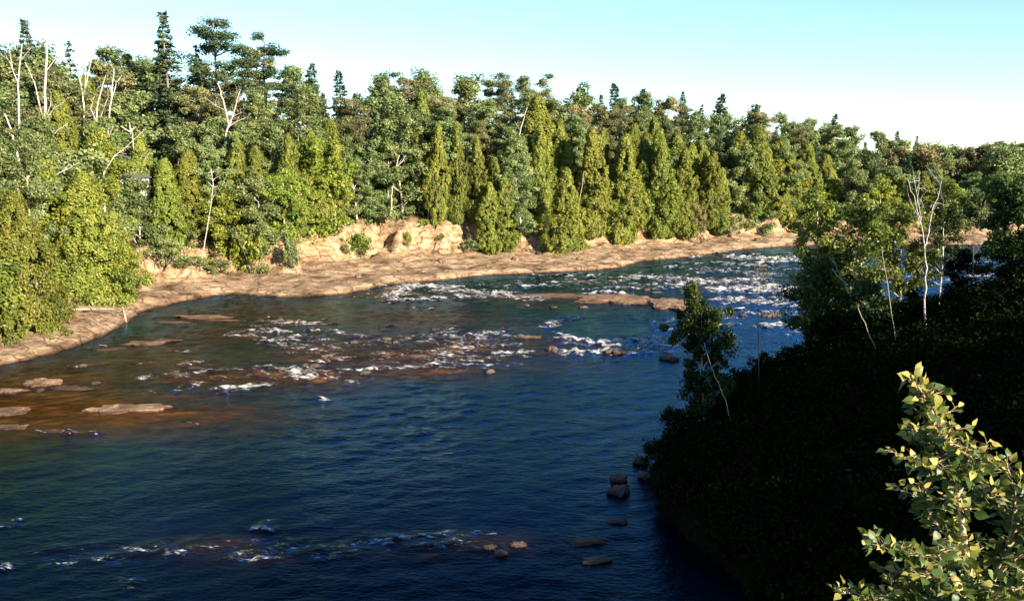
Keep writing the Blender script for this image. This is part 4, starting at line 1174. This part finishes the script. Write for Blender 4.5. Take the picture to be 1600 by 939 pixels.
# ------------------------------------------------------------------ near, shaded bank
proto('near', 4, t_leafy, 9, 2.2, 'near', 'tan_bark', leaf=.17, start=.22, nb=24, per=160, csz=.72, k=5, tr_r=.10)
M['shore'] = leaf_mat('painted_shade_shore_leaves', (.008, .018, .003), (.020, .036, .006), (.060, .085, .016), gloss=.01, trans=.25, var=.1)  # alder leaves toned down: shade painted in, lightest stop as sunlit flecks
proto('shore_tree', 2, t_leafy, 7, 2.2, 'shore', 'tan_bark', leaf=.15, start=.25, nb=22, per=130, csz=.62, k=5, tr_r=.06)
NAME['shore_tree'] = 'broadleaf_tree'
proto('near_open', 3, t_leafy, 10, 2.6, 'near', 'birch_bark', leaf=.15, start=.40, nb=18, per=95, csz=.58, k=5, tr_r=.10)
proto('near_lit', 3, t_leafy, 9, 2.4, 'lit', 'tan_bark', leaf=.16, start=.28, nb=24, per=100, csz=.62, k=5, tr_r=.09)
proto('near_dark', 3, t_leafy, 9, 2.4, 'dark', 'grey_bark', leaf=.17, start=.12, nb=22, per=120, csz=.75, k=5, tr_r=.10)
for k in ('near', 'near_open', 'near_lit', 'near_dark'): NAME[k] = 'broadleaf_tree'
NAME['near_open'] = 'birch_tree'


def near_tree(key, px, d, top, wpx, label, group=None, vi=None):
    x = (px - 800) / (FPX * COSP) * d * 1.0
    g = ground_z(x, d); zt = height_for(x, d, top)
    return plant(key, x, d, zt - g, wpx / 2 / FPX * math.hypot(x, d), label, group, vi=vi)


near_tree('shore_tree', 1108, 41, 450, 112, 'small leafy tree standing alone over the shore point', vi=0)
near_tree('near_lit', 1285, 63, 300, 120, 'sunlit leafy crown overhanging the river, left one of the shaded bank', vi=0)
near_tree('near_lit', 1345, 60, 312, 130, 'sunlit leafy crown left of the forked white birch', vi=1)
near_tree('near', 1300, 58, 400, 130, 'lower half-shaded crown under the sunlit overhanging one', vi=1)
near_tree('near_lit', 1405, 62, 318, 110, 'sunlit crown right behind the forked white birch', vi=2)
near_tree('near_open', 1470, 58, 300, 90, 'thin-crowned tree right of the forked white birch', vi=1)
near_tree('near', 1385, 54, 440, 110, 'dark crown at the foot of the forked white birch', vi=2)
near_tree('near_dark', 1500, 52, 390, 70, 'dark round crown left of the far water gap', vi=0)
near_tree('near', 1588, 50, 275, 120, 'tall tree at the right photo edge with rust-tinged top', vi=3)
near_tree('near_dark', 1612, 46, 350, 110, 'black-shaded crown under the tree at the right photo edge', vi=1)
near_tree('near_dark', 1440, 50, 455, 120, 'low black crown in front of the forked white birch foot', vi=2)
near_tree('near_dark', 1330, 52, 480, 110, 'low black crown below the half-shaded overhanging one', vi=0)
near_tree('near_dark', 1540, 44, 455, 130, 'low black crown beneath the far water gap', vi=1)
near_tree('near_dark', 1205, 52, 552, 60, 'low dark shrub-like crown right of the lone shore tree', vi=2)
near_tree('near_dark', 1248, 55, 545, 60, 'low dark crown beside the rapids where the shaded bank begins', vi=0)
for i, (px, d, top, wpx, lab) in enumerate([
        (1055, 41, 632, 60, 'dark bush on the shore point left of the lone tree trunk'), (1030, 39, 690, 60, 'dark bush lowest on the shore point'), (1110, 43, 600, 70, 'dark bush at the foot of the lone shore tree'),
        (1165, 46, 575, 70, 'dark bush between the lone tree and the thin dead conifer'), (1080, 34, 720, 100, 'dark bush on the slope below the shore point'), (1225, 50, 556, 60, 'pointed dark bush showing against the rapids'),
        (1280, 54, 530, 70, 'dark bush at the river edge of the shaded bank'), (1150, 36, 660, 110, 'dark bush mid-slope under the lone tree'), (1250, 38, 600, 130, 'dark bush mid-slope under the thin dead conifer'),
        (1350, 40, 560, 140, 'dark bush mid-slope below the sunlit crowns')]):
    near_tree('bush_painted_shade', px, d, top, wpx, lab, 'dark bushes of the shaded bank', vi=i)
# unseen trees added right of the view to shade the water and the slope
for i, (x, y, zt, R, lab) in enumerate([(20, 17, 15.5, 3.6, 'first'), (24, 12, 18, 4, 'second'), (27, 21, 16.5, 4, 'third'), (30, 8, 19, 4, 'fourth'), (22, 4, 18, 3, 'fifth'), (33, 26, 16.5, 4, 'sixth'), (27, -1, 19, 4, 'seventh'), (39, 33, 16.5, 4, 'eighth'), (46, 40, 13.5, 4, 'ninth'), (31, 15, 20, 4, 'tenth'), (18, 24, 13.5, 3, 'eleventh'), (15, 13, 13.5, 2.6, 'twelfth')]):
    g = ground_z(x, y)
    plant('near_dark', x, y, zt - g, R, f'added shade-casting tree, unseen beside the near bank, {lab} from the viewpoint', 'added shade casters beside the viewpoint', vi=i)

polytree('birch_tree', 'forked white birch lit against the shaded bank', 'birch tree', 0, 0,
         [([(1450, 600), (1447, 540), (1444, 470), (1446, 420), (1444, 385), (1438, 345), (1428, 310), (1418, 278)], .15, .03),
          ([(1444, 388, 0), (1452, 360, .3), (1458, 325, .5), (1468, 300, .7), (1472, 275, .8)], .085, .02), ([(1440, 352, 0), (1430, 330, -.4), (1420, 312, -.6)], .05, .015),
          ([(1432, 320, 0), (1436, 295, .3), (1437, 270, .4)], .04, .012), ([(1440, 345, 0), (1432, 300, .2), (1426, 262, .3)], .04, .012), ([(1456, 335, .4), (1462, 318, 0)], .03, .01)],
         .2, M['birch_bark'], depth=(20.9, 45))
polytree('birch_tree', 'thin leaning birch stem left of the forked white birch', 'birch tree', 0, 0,
         [([(1412, 600), (1402, 545), (1393, 490), (1385, 430), (1378, 395)], .055, .02)], .2, M['tan_bark'], depth=(19.2, 43.5))
polytree('birch_tree', 'leaning thin stem crossing the dark slope below the sunlit crowns', 'birch tree', 0, 0,
         [([(1385, 600), (1370, 550), (1352, 508), (1340, 480)], .055, .03)], .2, M['tan_bark'], depth=(18.2, 43))
polytree('birch_tree', 'short thick pale trunk below the left sunlit crown', 'birch tree', 0, 0,
         [([(1345, 520), (1330, 465), (1317, 438), (1300, 420)], .12, .05), ([(1317, 438, 0), (1310, 425, 0), (1300, 400, .4)], .05, .02)], .2, M['tan_bark'], depth=(22.3, 56.5))
polytree('birch_tree', 'pale leaning stem in the dark under the lone shore tree', 'birch tree', 0, 0,
         [([(1153, 700), (1144, 665), (1134, 625), (1120, 595), (1108, 565), (1100, 535)], .06, .025)], .2, M['tan_bark'], depth=(10.0, 38.5))
sp = polytree('dead_conifer', 'spindly dead conifer standing thin against the rapids', 'dead tree', 0, 0,
         [([(1186, 600), (1185, 520), (1184, 450), (1183, 412)], .045, .012)] + [([(1184, 430 + 14 * i, 0), (1184 + (9 + i) * (1 if i % 2 else -1), 434 + 14 * i + (i % 3), .2 * (i % 3 - 1))], .012, .004) for i in range(9)],
         .1, M['grey_bark'], depth=(12.6, 45))
polytree('dead_sapling', 'bare dark twiggy stem before the far water gap', 'dead tree', 0, 0,
         [([(1520, 470), (1521, 420), (1522, 350)], .06, .02), ([(1521, 400, 0), (1532, 385, 0)], .02, .01), ([(1521, 380, 0), (1511, 368, 0)], .02, .01)], .1, M['grey_bark'], depth=(23.5, 45))


# ------------------------------------------------------------------ foreground poplar: single leaves
def poplar():
    m, nt, out = newmat('poplar_leaf')
    a = N(nt, 'ShaderNodeAttribute', attribute_name='tint')
    col = ramp(nt, a.outputs['Fac'], [(0, (.022, .048, .008)), (.42, (.075, .110, .018)), (.72, (.23, .22, .034)), (1, (.42, .32, .085))])
    gl = N(nt, 'ShaderNodeBsdfPrincipled', Roughness=.45); gl.inputs['Specular IOR Level'].default_value = .4
    nt.links.new(col, gl.inputs['Base Color'])
    t = N(nt, 'ShaderNodeBsdfTranslucent'); nt.links.new(mixc(nt, .5, col, (.20, .24, .03)), t.inputs[0])
    mx = N(nt, 'ShaderNodeMixShader'); mx.inputs[0].default_value = .25
    nt.links.new(gl.outputs[0], mx.inputs[1]); nt.links.new(t.outputs[0], mx.inputs[2]); nt.links.new(mx.outputs[0], out.inputs['Surface'])
    D = 5.0
    bx = (1520 - 800) / FPX * D; by = D + .1; bz = ground_z(bx, by)
    root = bpy.data.objects.new('poplar_tree', None); C.objects.link(root); root.location = (bx, by, bz)
    tag(root, 'young sunlit poplar with large glossy leaves in the right foreground', 'poplar tree')

    def w3(px, py, dd=0):
        y = D + dd; u = px + 10 - 800; v = CY - py
        dy = COSP * FPX + SINP * v; dz = -SINP * FPX + COSP * v
        return np.array((u / dy * y - bx, y - by, CAMZ + dz / dy * y - bz))
    main = [np.array((0, 0, -.3)), w3(1530, 1300, .1), w3(1515, 1000, .05), w3(1508, 920), w3(1498, 860), w3(1490, 790, .05), w3(1476, 720), w3(1455, 660, -.05), w3(1432, 615), w3(1416, 592)]
    limbs = [[w3(1515, 990), w3(1545, 900, .2), w3(1572, 830, .25), w3(1578, 770, .2), w3(1562, 722, .15)],
             [w3(1545, 900, .2), w3(1590, 860, .1), w3(1640, 800, 0), w3(1660, 740, 0)],
             [w3(1500, 880), w3(1450, 870, -.2), w3(1410, 866, -.3), w3(1378, 858, -.35), w3(1356, 850, -.35)],
             [w3(1515, 1000), w3(1455, 965, -.1), w3(1395, 948, -.15), w3(1345, 935, -.1), w3(1318, 922, -.1)],
             [w3(1505, 900), w3(1470, 840, .35), w3(1440, 800, .4), w3(1425, 760, .35)],
             [w3(1485, 760), w3(1500, 730, -.2), w3(1512, 700, -.25)],
             [w3(1470, 700), w3(1445, 690, .2), w3(1412, 668, .25)],
             [w3(1484, 740), w3(1450, 735, -.2), w3(1422, 722, -.3)],
             [w3(1515, 960), w3(1560, 930, -.35), w3(1610, 900, -.4), w3(1650, 880, -.4)],
             [w3(1572, 830, .25), w3(1600, 790, .3), w3(1612, 740, .3)],
             [w3(1450, 960), w3(1420, 920, .3), w3(1395, 890, .3)],
             [w3(1520, 1010), w3(1560, 960, .3), w3(1590, 930, .4), w3(1600, 890, .4)],
             [w3(1510, 940), w3(1480, 920, -.4), w3(1450, 900, -.4)],
             [w3(1492, 800), w3(1515, 790, .2), w3(1530, 765, .25)],
             [w3(1515, 1000), w3(1470, 960, .2), w3(1430, 950, .3), w3(1350, 960, .2)]]

    def smooth(P, n):
        P = np.array(P); t = np.linspace(0, 1, len(P)); tt = np.linspace(0, 1, n)
        Q = np.stack([np.interp(tt, t, P[:, i]) for i in range(3)], 1)
        for _ in range(2): Q[1:-1] = (Q[:-2] + 2 * Q[1:-1] + Q[2:]) / 4
        return Q
    bark = bark_mat('poplar_bark', (.42, .32, .18), (.16, .11, .06), 1, 20, .42)
    T = Tubes(); mp_ = smooth(main, 40); T.add(mp_, np.linspace(.032, .004, 40), 8); link('trunk', T.mesh('trunk'), bark, root)
    co = []; q = []; tint = []; n0 = 0
    pet = Tubes()

    def leaf(base, dirn, size, tn):
        nonlocal n0
        dirn = dirn / np.linalg.norm(dirn)
        nrm = rng.normal(size=3) * .55 + np.array([.35, -.55, .5]); side = np.cross(dirn, nrm); side /= np.linalg.norm(side) + 1e-9
        nr = np.cross(side, dirn)
        prof = [(0, 0), (.10, .22), (.28, .36), (.48, .34), (.68, .22), (.86, .09), (1, 0)]
        curl = rng.normal() * .3 - .2; fold = .10 + .12 * rng.rand(); wv = rng.rand() * 6
        mid = []; le = []; ri = []
        for t, wd in prof:
            c = base + dirn * (t * size) + nr * (curl * t * t * size)
            mid.append(c)
            le.append(c + side * wd * size + nr * (fold * wd * size + .03 * size * math.sin(wv + t * 9)))
            ri.append(c - side * wd * size + nr * (fold * wd * size + .03 * size * math.cos(wv + t * 8)))
        k = len(prof)
        co.extend(le + mid + ri)
        for i in range(k - 1):
            q.append((n0 + i, n0 + i + 1, n0 + k + i + 1, n0 + k + i)); q.append((n0 + k + i, n0 + k + i + 1, n0 + 2 * k + i + 1, n0 + 2 * k + i))
        tint.extend([tn] * (3 * k)); n0 += 3 * k

    def dress(Q, step, s0, start=0.0):
        seg = np.linalg.norm(np.diff(Q, axis=0), axis=1); cum = np.concatenate([[0], np.cumsum(seg)]); L = cum[-1]
        d = start * L
        an = rng.rand() * 6
        while d < L:
            p = np.array([np.interp(d, cum, Q[:, i]) for i in range(3)])
            an += 2.4 + rng.normal() * .3
            f = d / L
            ax = Q[-1] - Q[-3]; ax /= np.linalg.norm(ax)
            out_ = np.array([math.cos(an), math.sin(an), .05 + .35 * f]) + ax * (.2 + .8 * f ** 3)
            out_ /= np.linalg.norm(out_)
            pl = .05 * (1.1 - .4 * f) + .02 * rng.rand()
            e = p + out_ * pl + np.array([0, 0, -.006])
            pet.add(np.array([p, (p + e) / 2 + [0, 0, .004], e]), [.0016, .0013, .001], 4)
            dr = out_ * (.55 + .5 * f) + np.array([0, 0, -.75 + .65 * f]) + rng.normal(size=3) * .28
            young = f > .82
            leaf(e, dr, s0 * 1.2 * (1 - .35 * f) * (.55 + .5 * rng.rand()), np.clip((.72 if young else .30) + rng.normal() * .24, 0, 1))
            d += step * (.46 + .42 * rng.rand())
    dress(mp_, .010, .088, .60)
    for Lb in limbs:
        Q = smooth(Lb, 22) + rng.normal(size=(22, 3)) * .003
        T = Tubes(); T.add(Q, np.linspace(.012, .003, 22), 6)
        tw = []
        for i in range(3, 21, 2):
            an = rng.rand() * 6.28
            d = np.array([math.cos(an), math.sin(an) * .8, .35]) * (.10 + .10 * rng.rand())
            W_ = wiggle(Q[i], Q[i] + d, 8, .06); T.add(W_, np.linspace(.005, .0018, 8), 5); tw.append(W_)
        link('branch', T.mesh('branch'), bark, root)
        dress(Q, .016, .082, .15)
        for W_ in tw: dress(W_, .020, .074, .15)
    for i in range(26, 39, 1):
        an = rng.rand() * 6.28
        d = np.array([math.cos(an), math.sin(an), .5]) * (.05 + .11 * rng.rand()) * (1.2 - .8 * (i - 26) / 13)
        W_ = wiggle(mp_[i], mp_[i] + d, 8, .06); pet.add(W_, np.linspace(.005, .0018, 8), 5); dress(W_, .020, .078, .1)
    print('poplar leaves', len(q) // 12)
    me = fast_mesh('foliage', np.array(co), np.array(q), tint)
    me.polygons.foreach_set('use_smooth', np.ones(len(me.polygons), bool))
    fo = link('foliage', me, m, root)
    link('stalk', pet.mesh('stalk'), bark, fo)


poplar()
print('objects', len(bpy.data.objects), 'trees', len(PLACED))
